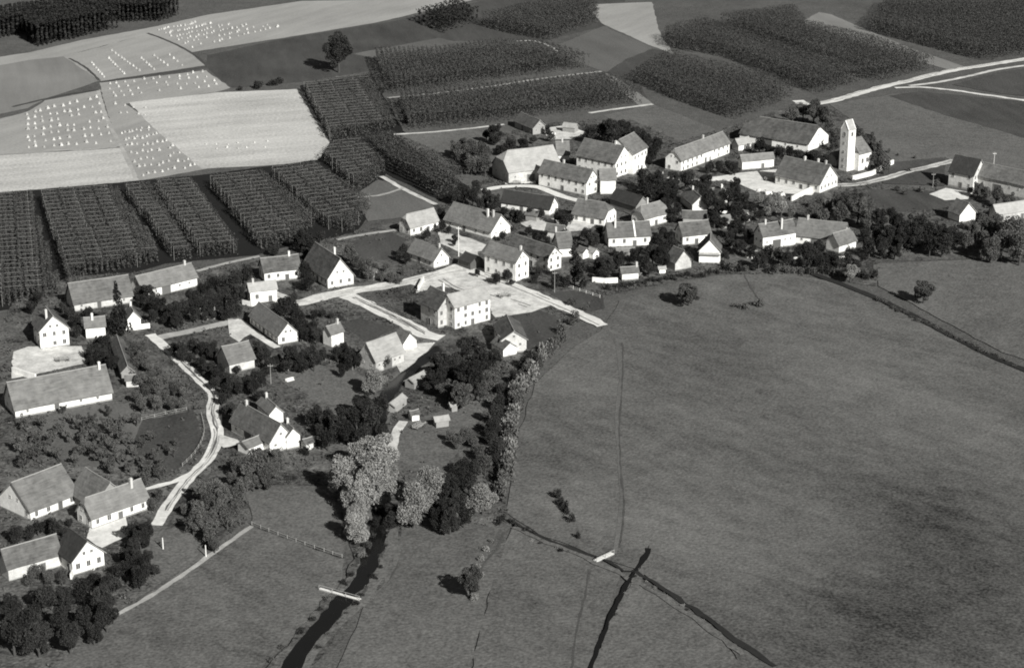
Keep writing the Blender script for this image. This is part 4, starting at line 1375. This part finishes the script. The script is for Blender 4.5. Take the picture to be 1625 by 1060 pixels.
# orchard slope and upper farms
many([(742, 232, 12), (722, 236, 9), (758, 246, 12), (748, 258, 10), (770, 262, 9), (735, 250, 8), (772, 244, 9)], 'round', 'leaf_mid', 'fruit tree in the dense clump on the orchard slope', 'trees on the orchard slope', name='fruit_tree', cat='fruit tree')
many([(786, 212, 8), (772, 214, 6)], 'round', 'leaf_dark', 'dark tree at the top of the orchard slope', 'trees at the top of the slope')
many([(858, 200, 6), (869, 206, 5), (874, 216, 5), (846, 222, 6), (830, 226, 7), (812, 230, 7), (796, 236, 6)], 'round', 'leaf_dark', 'small dark tree behind the pale-roofed barn', 'trees behind the pale barn')
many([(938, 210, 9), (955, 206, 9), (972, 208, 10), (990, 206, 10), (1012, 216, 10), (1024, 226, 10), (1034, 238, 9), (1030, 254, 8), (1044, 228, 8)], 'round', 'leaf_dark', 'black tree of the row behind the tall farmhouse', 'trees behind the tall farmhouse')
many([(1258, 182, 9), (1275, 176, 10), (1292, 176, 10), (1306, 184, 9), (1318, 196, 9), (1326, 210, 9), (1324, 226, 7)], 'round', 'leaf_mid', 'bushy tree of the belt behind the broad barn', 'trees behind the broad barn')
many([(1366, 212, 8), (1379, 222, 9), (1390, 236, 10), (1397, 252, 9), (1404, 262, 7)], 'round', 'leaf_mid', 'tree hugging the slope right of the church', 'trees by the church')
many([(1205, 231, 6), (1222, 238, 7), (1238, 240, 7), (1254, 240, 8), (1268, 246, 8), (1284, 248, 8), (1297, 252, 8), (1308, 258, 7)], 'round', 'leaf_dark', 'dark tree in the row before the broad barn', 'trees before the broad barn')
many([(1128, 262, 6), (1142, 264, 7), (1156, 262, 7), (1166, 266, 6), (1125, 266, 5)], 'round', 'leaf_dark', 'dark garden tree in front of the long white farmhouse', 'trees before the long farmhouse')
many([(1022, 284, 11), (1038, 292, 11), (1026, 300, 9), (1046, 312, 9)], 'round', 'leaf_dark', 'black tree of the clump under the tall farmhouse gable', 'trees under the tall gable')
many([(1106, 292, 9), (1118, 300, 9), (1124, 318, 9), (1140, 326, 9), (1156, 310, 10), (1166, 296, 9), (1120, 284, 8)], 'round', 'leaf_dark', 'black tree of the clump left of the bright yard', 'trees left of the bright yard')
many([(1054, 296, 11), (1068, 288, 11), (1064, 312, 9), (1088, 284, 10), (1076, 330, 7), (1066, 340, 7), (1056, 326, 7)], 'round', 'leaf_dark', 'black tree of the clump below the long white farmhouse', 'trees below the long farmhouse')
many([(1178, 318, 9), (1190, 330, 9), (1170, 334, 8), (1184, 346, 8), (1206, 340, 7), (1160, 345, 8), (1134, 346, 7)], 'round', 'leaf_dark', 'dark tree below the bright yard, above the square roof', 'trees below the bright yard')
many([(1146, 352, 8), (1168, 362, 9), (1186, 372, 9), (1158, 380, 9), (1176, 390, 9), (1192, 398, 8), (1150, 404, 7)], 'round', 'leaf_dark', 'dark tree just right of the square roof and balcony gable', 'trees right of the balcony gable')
many([(1204, 316, 7), (1222, 322, 7), (1240, 330, 8), (1232, 314, 6), (1258, 334, 8), (1218, 334, 6)], 'round', 'leaf_pale', 'pale leafy tree on the edge of the bright yard', 'pale trees by the bright yard')
many([(1290, 336, 9), (1308, 342, 9), (1322, 348, 8), (1336, 340, 10), (1344, 324, 10), (1330, 320, 9), (1358, 314, 9), (1362, 334, 11), (1378, 326, 9), (1376, 346, 9), (1316, 326, 7), (1300, 322, 7)],
     'round', 'leaf_mid', 'fruit tree in the gardens below the church wall', 'trees below the church', name='fruit_tree', cat='fruit tree')
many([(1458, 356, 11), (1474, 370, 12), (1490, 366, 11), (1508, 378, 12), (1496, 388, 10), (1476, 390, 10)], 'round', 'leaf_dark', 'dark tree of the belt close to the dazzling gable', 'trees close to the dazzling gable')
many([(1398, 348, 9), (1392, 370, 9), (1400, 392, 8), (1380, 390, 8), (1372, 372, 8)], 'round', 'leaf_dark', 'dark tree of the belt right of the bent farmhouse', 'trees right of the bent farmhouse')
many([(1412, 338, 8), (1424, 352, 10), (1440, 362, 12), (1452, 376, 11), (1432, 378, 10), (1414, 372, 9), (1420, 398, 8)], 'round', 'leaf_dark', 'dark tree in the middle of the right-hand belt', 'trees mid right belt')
many([(1548, 366, 10), (1562, 378, 11), (1576, 366, 11), (1590, 384, 15), (1572, 394, 13), (1560, 352, 8), (1604, 368, 15), (1620, 392, 15), (1536, 384, 9), (1585, 350, 8)],
     'round', 'leaf_mid', 'tree right of the dazzling white gable', 'trees at the right edge')
many([(1552, 300, 7), (1566, 306, 7), (1582, 310, 8), (1540, 302, 5), (1600, 318, 8)], 'round', 'leaf_mid', 'tree in front of the school barn', 'trees before the school')
many([(1492, 286, 5), (1484, 292, 5), (1424, 300, 5), (1442, 270, 4), (1436, 306, 5), (1462, 302, 5), (1452, 250, 3), (1410, 240, 4), (1424, 246, 3)], 'bush', 'leaf_mid', 'bush along the verge between church and school', 'bushes by the church road', 1.3)
tree(1350, 432, 14, 'clumpy', 'leaf_pale', 'pale round tree at the right end of the meadow hedge', None, .8)
tree(1467, 460, 19, 'clumpy', 'leaf_mid', 'lone tree by the ditch on the far right meadow', None, .8)
tree(1094, 464, 20, 'clumpy', 'leaf_mid', 'round tree alone on the upper edge of the big meadow', None, .75)
many([(1206, 481, 8), (1178, 487, 6), (1166, 485, 5)], 'bush', 'leaf_mid', 'low bush on the meadow right of the round lone tree', 'bushes on the meadow', 1.2)
# meadow hedge
for i in range(26):
    t = i / 25
    x = 1146 + t * 240
    y = 424 + 16 * t * t + rnd.uniform(-4, 3)
    tree(x, y, rnd.uniform(6, 10), 'bush', rnd.choice(['leaf_dark', 'leaf_dark', 'leaf_mid']), 'shrub of the hedge under the bent farmhouse', 'shrubs of the meadow hedge', 1.5)
for i in range(16):
    t = i / 15
    tree(966 + t * 170, 458 - 26 * t ** .8 + rnd.uniform(-2, 2), rnd.uniform(5, 8), 'bush', 'leaf_dark', 'dark shrub of the hedge under the half-lit gable', 'shrubs of the upper meadow hedge', 1.2)
many([(1218, 398, 9), (1236, 404, 8), (1252, 408, 9), (1270, 398, 9), (1284, 404, 9), (1300, 408, 9), (1282, 390, 8), (1298, 394, 8), (1316, 410, 8), (1204, 412, 8), (1330, 414, 8), (1344, 412, 7), (1368, 408, 8), (1360, 420, 7)],
     'round', 'leaf_dark', 'dark fruit tree in the garden before the bent farmhouse', 'trees before the bent farmhouse', name='fruit_tree', cat='fruit tree')
# around the spruce
tree(912, 416, 13, 'tall', 'leaf_dark', 'very tall dark tree like a column beside the main street end', None, 1.0, cat='tree')
tree(926, 436, 11, 'tall', 'leaf_dark', 'shorter dark column tree touching the tall one', None, .75)
many([(950, 418, 9), (966, 422, 9), (980, 410, 8), (952, 434, 7), (1008, 404, 7), (1022, 414, 9), (1036, 402, 10), (1044, 388, 10), (1050, 408, 9), (1030, 426, 8), (1062, 376, 9), (1052, 366, 8), (1066, 390, 8), (1094, 410, 7), (1012, 424, 6)],
     'round', 'leaf_dark', 'dark fruit tree in front of the long white house', 'trees before the long white house', name='fruit_tree', cat='fruit tree')
many([(942, 380, 8), (932, 372, 7), (950, 368, 7), (898, 372, 5)], 'round', 'leaf_dark', 'dark tree left of the roof with the fire wall', 'trees left of the fire wall roof')
many([(855, 430, 6), (848, 442, 5), (880, 446, 6), (898, 446, 6)], 'round', 'leaf_dark', 'dark tree in the gap between two street gables', 'trees between the street gables')
many([(787, 440, 6), (806, 436, 6), (758, 432, 5), (812, 448, 4)], 'round', 'leaf_dark', 'little round tree on the pavement of the slim street house', 'street trees')
many([(772, 312, 7), (786, 318, 7), (778, 330, 7), (762, 322, 8), (750, 310, 8), (736, 306, 8), (722, 310, 8), (756, 298, 7), (842, 338, 7), (826, 344, 6), (858, 340, 6), (800, 334, 6), (815, 340, 7), (888, 342, 7), (905, 346, 6), (894, 352, 6)],
     'round', 'leaf_dark', 'dark tree around the black-roofed barn', 'trees by the black barn')
many([(797, 374, 6), (812, 362, 5), (838, 366, 6), (852, 376, 6), (868, 380, 5), (864, 372, 5)], 'round', 'leaf_dark', 'dark tree behind the slim street gable', 'trees behind the street gables')
many([(700, 338, 6), (702, 360, 5), (712, 364, 4), (676, 372, 5), (722, 378, 5), (720, 386, 4)], 'round', 'leaf_dark', 'small tree beside the pale-roofed house', 'trees by the pale house')
many([(640, 396, 8), (634, 404, 7), (645, 410, 6)], 'round', 'leaf_dark', 'black tree left of the low house with white gable', 'trees left of the low house')
# street bend
tree(435, 396, 9, 'round', 'leaf_dark', 'black round tree behind the farmhouse with the dormer', None, 1.1)
tree(415, 459, 12, 'round', 'leaf_dark', 'round dark tree in front of the half hidden white cottage', None, .9)
tree(187, 492, 19, 'spruce', 'leaf_dark', 'big black spruce in front of the long left barn', None, 1.35)
many([(484, 382, 9), (496, 392, 7), (490, 402, 8), (478, 376, 7), (508, 374, 7), (486, 430, 7), (490, 446, 8), (482, 418, 6)], 'round', 'leaf_dark', 'dark tree on the left of the pointed white gable', 'trees left of the pointed gable')
many([(556, 402, 7), (566, 414, 7), (574, 424, 7), (584, 432, 7), (596, 426, 6), (604, 438, 6), (612, 424, 5), (588, 414, 5), (620, 440, 6), (640, 430, 5), (634, 444, 6)], 'round', 'leaf_mid', 'orchard tree right of the pointed white gable', 'trees right of the pointed gable', name='fruit_tree', cat='fruit tree')
many([(250, 482, 9), (262, 490, 9), (276, 494, 9), (292, 486, 9), (282, 508, 7), (244, 500, 7), (264, 506, 6)], 'round', 'leaf_dark', 'garden tree below the left long farmhouse', 'trees below the left farmhouse', name='fruit_tree', cat='fruit tree')
many([(354, 468, 10), (368, 476, 9), (380, 462, 9), (350, 448, 9), (366, 450, 9), (376, 440, 9), (390, 436, 8), (360, 494, 8), (376, 490, 7)], 'round', 'leaf_dark', 'garden tree left of the half hidden white cottage', 'trees left of the hidden cottage', name='fruit_tree', cat='fruit tree')
many([(306, 478, 9), (320, 482, 10), (334, 474, 10), (346, 484, 10), (332, 492, 9), (336, 452, 9), (322, 460, 8), (308, 496, 8)], 'round', 'leaf_dark', 'garden tree in the middle of the thick left gardens', 'trees mid left gardens', name='fruit_tree', cat='fruit tree')
many([(226, 462, 8), (238, 468, 8), (232, 480, 7), (222, 476, 6)], 'round', 'leaf_dark', 'dark tree between the two long left barns', 'trees between the left barns')
many([(452, 486, 9), (462, 478, 8), (446, 480, 7), (468, 492, 8), (474, 504, 8), (482, 514, 9), (488, 528, 9), (476, 520, 8), (496, 516, 8), (502, 530, 8), (498, 498, 5), (512, 496, 5), (526, 500, 4)],
     'round', 'leaf_dark', 'dark tree right of the smooth grey roof below the street', 'trees right of the smooth roof')
many([(120, 508, 7), (112, 496, 7), (122, 524, 7), (60, 470, 6), (50, 486, 7), (100, 488, 6), (140, 494, 6)], 'round', 'leaf_dark', 'dark tree around the striped gable', 'trees by the striped gable')
many([(150, 556, 9), (162, 562, 9), (148, 570, 8), (166, 548, 9), (178, 572, 8), (156, 544, 8)], 'round', 'leaf_dark', 'black tree right of the pale yard, in the shade of the cottage', 'trees right of the pale yard')
many([(214, 556, 9), (222, 568, 8), (226, 548, 8), (212, 576, 7), (232, 580, 8)], 'round', 'leaf_mid', 'fruit tree beside the thin dark-roofed shed', 'fruit trees by the thin shed', name='fruit_tree', cat='fruit tree')
many([(248, 610, 8), (262, 624, 8), (246, 634, 8), (274, 640, 7), (290, 640, 6), (262, 600, 7), (252, 586, 7), (276, 616, 7), (292, 622, 6)], 'round', 'leaf_mid', 'fruit tree along the left verge of the lane', 'fruit trees on the lane verge', name='fruit_tree', cat='fruit tree')
many([(238, 596, 8), (224, 600, 8), (232, 616, 8), (216, 628, 9), (224, 642, 9), (210, 590, 6)], 'round', 'leaf_mid', 'fruit tree in the plot right of the huge barn', 'fruit trees right of the huge barn', name='fruit_tree', cat='fruit tree')
many([(276, 552, 7), (290, 558, 8), (304, 566, 8), (306, 546, 7), (322, 552, 8), (336, 560, 8), (340, 546, 6)], 'round', 'leaf_dark', 'fruit tree in the corner where street and lane meet', 'fruit trees in the street corner', name='fruit_tree', cat='fruit tree')
many([(318, 574, 8), (330, 584, 8), (346, 590, 9), (358, 598, 9), (342, 606, 8), (360, 618, 8), (352, 632, 8), (364, 648, 8)], 'round', 'leaf_dark', 'fruit tree along the inner bend of the lane', 'fruit trees on the inner bend', name='fruit_tree', cat='fruit tree')
many([(406, 594, 7), (422, 590, 7), (428, 576, 8), (416, 562, 8), (404, 556, 8), (440, 570, 7)], 'round', 'leaf_dark', 'fruit tree right of the low grey-roofed shed', 'fruit trees by the grey-roofed shed', name='fruit_tree', cat='fruit tree')
many([(370, 606, 9), (380, 616, 8), (392, 606, 8), (404, 614, 8), (416, 604, 8), (412, 628, 7), (376, 586, 6)], 'round', 'leaf_dark', 'fruit tree behind the small white house with chimney', 'fruit trees behind the chimney house', name='fruit_tree', cat='fruit tree')
many([(462, 566, 9), (474, 572, 9), (486, 566, 9), (498, 572, 8), (480, 580, 8), (510, 564, 7), (456, 580, 7), (466, 556, 6), (494, 558, 6)], 'round', 'leaf_dark', 'black tree below the white gable under the street', 'trees below the street gable')
many([(545, 556, 8), (556, 564, 9), (566, 572, 9), (552, 576, 7), (536, 562, 7), (574, 560, 6), (542, 588, 7)], 'round', 'leaf_dark', 'dark tree left of the bright sheet roof', 'trees left of the bright roof')
tree(610, 572, 11, 'round', 'leaf_dark', 'dark tree standing before the bright sheet roof', None, .9)
tree(595, 604, 21, 'willow', 'leaf_pale', 'large soft grey tree below the bright sheet roof', None, .85)
# lindens and stream woods
for s_, lb in (((746, 565, 29), 'largest dark linden, directly under the white front of the inn'), ((708, 578, 26), 'dark linden under the left corner of the inn'), ((776, 578, 23), 'dark linden nearest the grey-roofed barn by the inn'),
               ((744, 598, 26), 'dark linden at the near side of the linden group'), ((692, 602, 18), 'leftmost, smaller dark linden beside the pale-roofed shed'), ((724, 584, 24), 'dark linden in the middle of the linden group')):
    tree(*s_, 'clumpy', 'leaf_dark', lb, 'lindens below the inn', .84, name='linden_tree')
many([(780, 604, 13), (706, 616, 15), (762, 618, 14), (730, 624, 13), (790, 588, 11)], 'clumpy', 'leaf_mid', 'smaller leafy tree at the foot of the dark lindens', 'trees at the foot of the lindens', .9)
many([(574, 640, 14), (588, 660, 14), (566, 664, 13), (548, 660, 12), (534, 676, 12), (520, 664, 11), (508, 680, 11), (552, 686, 13), (576, 690, 12), (604, 684, 10), (498, 660, 9), (520, 694, 10), (602, 640, 12)],
     'round', 'leaf_dark', 'dark tree of the thicket above the silver willow', 'thicket above the silver willow')
tree(584, 650, 13, 'clumpy', 'leaf_mid', 'grey tree catching light in the dark thicket by the stream', None, .9)
many([(602, 720, 22), (574, 722, 19), (545, 756, 20), (590, 758, 25), (566, 782, 20), (612, 748, 16), (596, 786, 16)], 'willow', 'leaf_silver', 'great silvery willow of the bright clump on the stream', 'silver willows of the big clump', .85)
many([(568, 812, 14), (562, 838, 15)], 'willow', 'leaf_silver', 'smaller silvery willow below the great bright clump', 'small silver willows', .85)
many([(678, 776, 21), (656, 800, 20)], 'willow', 'leaf_pale', 'soft pale tree standing between the willow and the meadow corner', 'pale pair by the stream', .9)
tree(766, 790, 27, 'willow', 'leaf_pale', 'wide pale tree at the corner of the round meadow', None, .75)
many([(712, 776, 15), (722, 756, 14), (706, 800, 15), (728, 796, 14), (714, 820, 12), (734, 738, 12), (744, 764, 12), (750, 742, 11), (736, 820, 10), (692, 822, 10)],
     'round', 'leaf_dark', 'dark tree of the copse between the pale trees', 'copse between the pale trees')
many([(740, 690, 9), (752, 700, 9), (726, 700, 8), (760, 718, 9), (716, 690, 7), (770, 734, 9)], 'round', 'leaf_mid', 'bushy tree on the edge of the clearing', 'trees on the clearing edge')
for i in range(58):
    t = i / 57
    pts = [(874, 548), (846, 584), (822, 622), (812, 664), (806, 706), (806, 740), (796, 776)]
    k = min(5, int(t * 6)); u = t * 6 - k
    x = pts[k][0] * (1 - u) + pts[k + 1][0] * u + rnd.uniform(-6, 4)
    y = pts[k][1] * (1 - u) + pts[k + 1][1] * u + rnd.uniform(-4, 4)
    tree(x, y, rnd.uniform(9, 15), 'bush', rnd.choice(['leaf_pale', 'leaf_mid', 'leaf_mid']), 'grey shrub of the thick hedge bordering the round meadow', 'shrubs of the round meadow hedge', rnd.uniform(1.6, 2.4))
many([(792, 636, 10), (786, 656, 10), (782, 676, 10), (780, 694, 9), (786, 712, 9), (798, 616, 9), (790, 730, 9), (820, 596, 9), (834, 572, 8)], 'round', 'leaf_dark', 'dark tree behind the grey meadow hedge', 'trees behind the meadow hedge', 1.1)
many([(905, 512, 7), (892, 524, 7), (896, 536, 7), (884, 540, 7), (868, 556, 6), (912, 500, 6), (926, 490, 6), (905, 480, 6)], 'bush', 'leaf_mid', 'shrub at the meadow end of the main road', 'shrubs at the road end', 1.4)
# lower meadows
tree(746, 922, 22, 'clumpy', 'leaf_mid', 'solitary bushy tree casting a black shadow in the lower meadow', None, 1.0)
many([(756, 900, 6), (764, 886, 5), (772, 872, 5), (760, 914, 6), (780, 858, 5), (752, 948, 7)], 'bush', 'leaf_pale', 'small pale shrub in the line above the solitary bushy tree', 'shrubs along the lower meadow', 1.2)
many([(884, 786, 6), (890, 796, 6), (900, 812, 6), (908, 824, 5), (918, 850, 5), (896, 804, 5)], 'bush', 'leaf_dark', 'black bush in the slanting row on the meadow', 'bushes in the slanting row', 1.9)
many([(812, 828, 6), (822, 834, 6), (834, 840, 6), (846, 846, 5), (800, 822, 6), (790, 828, 6)], 'bush', 'leaf_dark', 'dark bush along the ditch at the meadow corner', 'bushes along the ditch', .9)
for i in range(22):
    t = i / 21
    tree(1395 + t * 215, 476 + t * 104 + rnd.uniform(-3, 3), rnd.uniform(5, 9), 'bush', 'leaf_mid', 'low shrub along the long ditch on the right', 'shrubs of the right ditch', .8)
# lower left
many([(312, 808, 14), (332, 796, 13), (346, 812, 14), (326, 828, 13), (352, 792, 12), (366, 780, 12), (342, 776, 11), (318, 782, 11), (306, 828, 11), (360, 820, 11), (378, 792, 11), (332, 848, 10), (370, 806, 10), (296, 806, 9), (340, 864, 8)],
     'round', 'leaf_mid', 'tree of the grove beside the lane foot', 'grove beside the lane foot')
many([(392, 748, 12), (410, 738, 12), (420, 756, 12), (402, 762, 11), (432, 740, 11), (386, 766, 10), (426, 722, 9), (440, 728, 9), (378, 742, 9), (368, 758, 10)], 'round', 'leaf_mid', 'tree below the broad dark farmhouse roof', 'trees below the dark roof')
many([(462, 700, 7), (484, 716, 8), (496, 704, 8), (446, 712, 6)], 'bush', 'leaf_dark', 'dark shrub beside the white gable cottage', 'shrubs by the gable cottage', 1.3)
many([(208, 842, 12), (222, 852, 12), (212, 862, 10), (232, 838, 10), (200, 880, 9), (214, 886, 11), (228, 898, 11), (206, 902, 11), (222, 914, 10), (236, 880, 8), (246, 904, 8), (190, 902, 9)],
     'round', 'leaf_dark', 'dark tree right of the glaring white gable', 'trees right of the glaring gable')
many([(152, 920, 13), (174, 928, 12), (132, 940, 14), (104, 950, 14), (70, 950, 14), (160, 954, 14), (50, 975, 16), (92, 980, 16), (132, 976, 15), (168, 976, 12), (20, 965, 15), (60, 1010, 17), (110, 1010, 16), (20, 1005, 16), (148, 1002, 13)],
     'round', 'leaf_dark', 'dark tree of the wood in the bottom left corner', 'wood in the bottom left corner')
many([(88, 836, 9), (102, 842, 7), (60, 836, 9), (46, 846, 9), (76, 830, 8), (110, 828, 6), (28, 846, 9)], 'round', 'leaf_dark', 'dark tree in the shaded yard under the pale edge barn', 'trees under the pale barn')
many([(60, 905, 8), (76, 914, 8), (48, 918, 8), (98, 916, 7)], 'round', 'leaf_mid', 'bushy tree below the shed at the left edge', 'trees below the edge shed')
# orchard
orch = [(66, 668, 9), (56, 690, 10), (72, 704, 10), (54, 716, 10), (90, 716, 9), (80, 692, 9), (96, 676, 9), (110, 690, 8), (112, 662, 8), (128, 670, 9), (146, 664, 8), (132, 690, 8), (150, 684, 9), (168, 672, 9), (166, 696, 8), (184, 682, 9), (124, 712, 8), (142, 708, 8), (160, 716, 8), (180, 704, 8), (196, 664, 8), (200, 694, 8), (190, 722, 9), (210, 712, 8), (174, 736, 8), (206, 738, 8), (222, 728, 8), (226, 700, 7), (240, 690, 6), (246, 718, 7), (256, 732, 7), (262, 706, 6), (236, 742, 8), (280, 700, 5), (276, 714, 6), (118, 728, 8), (40, 668, 9), (34, 700, 10), (36, 726, 10), (216, 662, 7), (100, 648, 6), (172, 650, 6)]
OL = [s for s in orch if s[0] < 78]
OR_ = [s for s in orch if s[0] >= 214]
OM = [s for s in orch if 78 <= s[0] < 214]
for sel, lb, gp in ((OL, 'small orchard tree near the left edge below the huge barn', 'orchard trees at the left edge'), (OR_, 'small orchard tree by the dark plot inside the curved fence', 'orchard trees in the curved fence'),
                    ([s for s in OM if s[1] < 694], 'small orchard tree in the upper rows under the huge barn', 'orchard trees in the upper rows'), ([s for s in OM if s[1] >= 694], 'small orchard tree in the lower rows above the crosswise barn', 'orchard trees in the lower rows')):
    many(sel, 'sparse', 'leaf_mid', lb, gp, 1.0, name='fruit_tree', cat='fruit tree')
many([(254, 746, 8), (230, 756, 8), (252, 786, 6), (244, 800, 6)], 'round', 'leaf_mid', 'round tree where the small lane meets the orchard', 'trees at the orchard corner')

for i in range(30):                                                 # plants along the stream bank
    t = i / 29
    k = min(5, int(t * 6)); u = t * 6 - k
    pts = [(590, 842), (578, 880), (556, 918), (528, 946), (492, 985), (440, 1040), (400, 1085)] if i % 2 else [(616, 850), (606, 890), (588, 930), (560, 962), (524, 1000), (486, 1050), (456, 1090)]
    tree(pts[k][0] * (1 - u) + pts[k + 1][0] * u + rnd.uniform(-4, 4), pts[k][1] * (1 - u) + pts[k + 1][1] * u, rnd.uniform(4, 10), 'bush', rnd.choice(['leaf_mid', 'leaf_dark']),
         'low bush on the ' + ('left' if i % 2 else 'right') + ' bank of the black stream', 'bushes on the ' + ('left' if i % 2 else 'right') + ' stream bank', rnd.uniform(.7, 1.4))
many([(618, 826, 9), (598, 826, 9), (622, 812, 9)], 'round', 'leaf_dark', 'dark alder where the stream leaves the willows', 'alders by the willows')

for a, b, n, lb in (((1000, 918), (950, 1020), 9, 'low tuft on the bank of the black forked ditch'), ((1015, 915), (1130, 990), 10, 'low tuft along the ditch in the bottom meadow'), ((850, 858), (940, 886), 8, 'low tuft along the ditch left of the short footbridge')):
    for i in range(n):
        t = (i + rnd.uniform(-.3, .3)) / n
        tree(a[0] + (b[0] - a[0]) * t + rnd.uniform(-9, 9), a[1] + (b[1] - a[1]) * t, rnd.uniform(2.5, 6), 'bush', rnd.choice(['leaf_mid', 'leaf_dark', 'leaf_pale']), lb, lb.replace('low tuft', 'tufts'), rnd.uniform(.6, 1.1))

# ------------------------------------------------------------------ undergrowth in the gardens
GP = [G(*p) for p in [(20, 480), (110, 440), (320, 425), (420, 408), (520, 380), (640, 350), (700, 320), (760, 290), (785, 215), (880, 195), (1000, 190), (1080, 225), (1180, 195), (1260, 165), (1330, 175), (1400, 235), (1400, 300),
      (1500, 300), (1640, 330), (1680, 420), (1560, 412), (1400, 415), (1390, 455), (1290, 440), (1140, 434), (960, 470), (930, 500), (860, 560), (810, 640), (800, 790), (810, 835), (640, 835), (560, 880), (530, 770), (400, 770), (390, 830), (160, 990), (100, 1080), (-60, 1080), (-80, 700)]]
gx = [p.x for p in GP]; gy = [p.y for p in GP]
n0 = 52000
X = rng.uniform(min(gx), max(gx), n0); Y = rng.uniform(min(gy), max(gy), n0)
k = inside([(p.x, p.y) for p in GP], X, Y)
k &= (np.sin(X * .21 + 1.3) + np.sin(Y * .17) + np.sin(X * .07 - Y * .11) + rng.normal(0, .7, n0)) > -.3
for P_, w_ in RIBBONS:
    for i in range(0, len(P_), 1):
        k &= (X - P_[i, 0]) ** 2 + (Y - P_[i, 1]) ** 2 > (w_ + .5) ** 2
for hx, hy, ha, hl, hw in HOUSES:
    u = (X - hx) * math.cos(ha) + (Y - hy) * math.sin(ha)
    v = -(X - hx) * math.sin(ha) + (Y - hy) * math.cos(ha)
    k &= ~((np.abs(u) < hl / 2 + .3) & (np.abs(v) < hw / 2 + .3))
for ob in [o for o in COL.objects if o.name.split('.')[0] in ('yard', 'street', 'lawn', 'meadow') and o.type == 'MESH']:
    if ob.name.startswith('street') and len(ob.data.vertices) > 400: continue
    pp = [(v.co.x, v.co.y) for v in ob.data.vertices]
    if ob.name.startswith(('yard', 'lawn', 'street')) and len(ob.data.polygons) > 1 and len(ob.data.polygons[0].vertices) == 3:
        keep = inside(pp, X, Y)
        if ob.name.startswith('lawn'): keep &= rng.uniform(size=n0) > .06
        k &= ~keep
X, Y = X[k], Y[k]
m = len(X)
c = np.empty((m, 6, 3))
hh = rng.uniform(.15, 1.0, m)
c[:, :, 0] = X[:, None] + rng.normal(size=(m, 6)) * .3
c[:, :, 1] = Y[:, None] + rng.normal(size=(m, 6)) * .3
c[:, :, 2] = .12 + hh[:, None] * rng.uniform(0, 1, (m, 6))
tag(link('undergrowth', quads_mesh('undergrowth', leaf_quads(c.reshape(-1, 3), .55, .5), MAT['tuft'])), 'low garden plants and weeds between the houses', 'undergrowth', None, 'stuff')
print('plants', NPLANT[0], 'tufts', m, 'trees', len(TREES), 'houses', len(HOUSES))
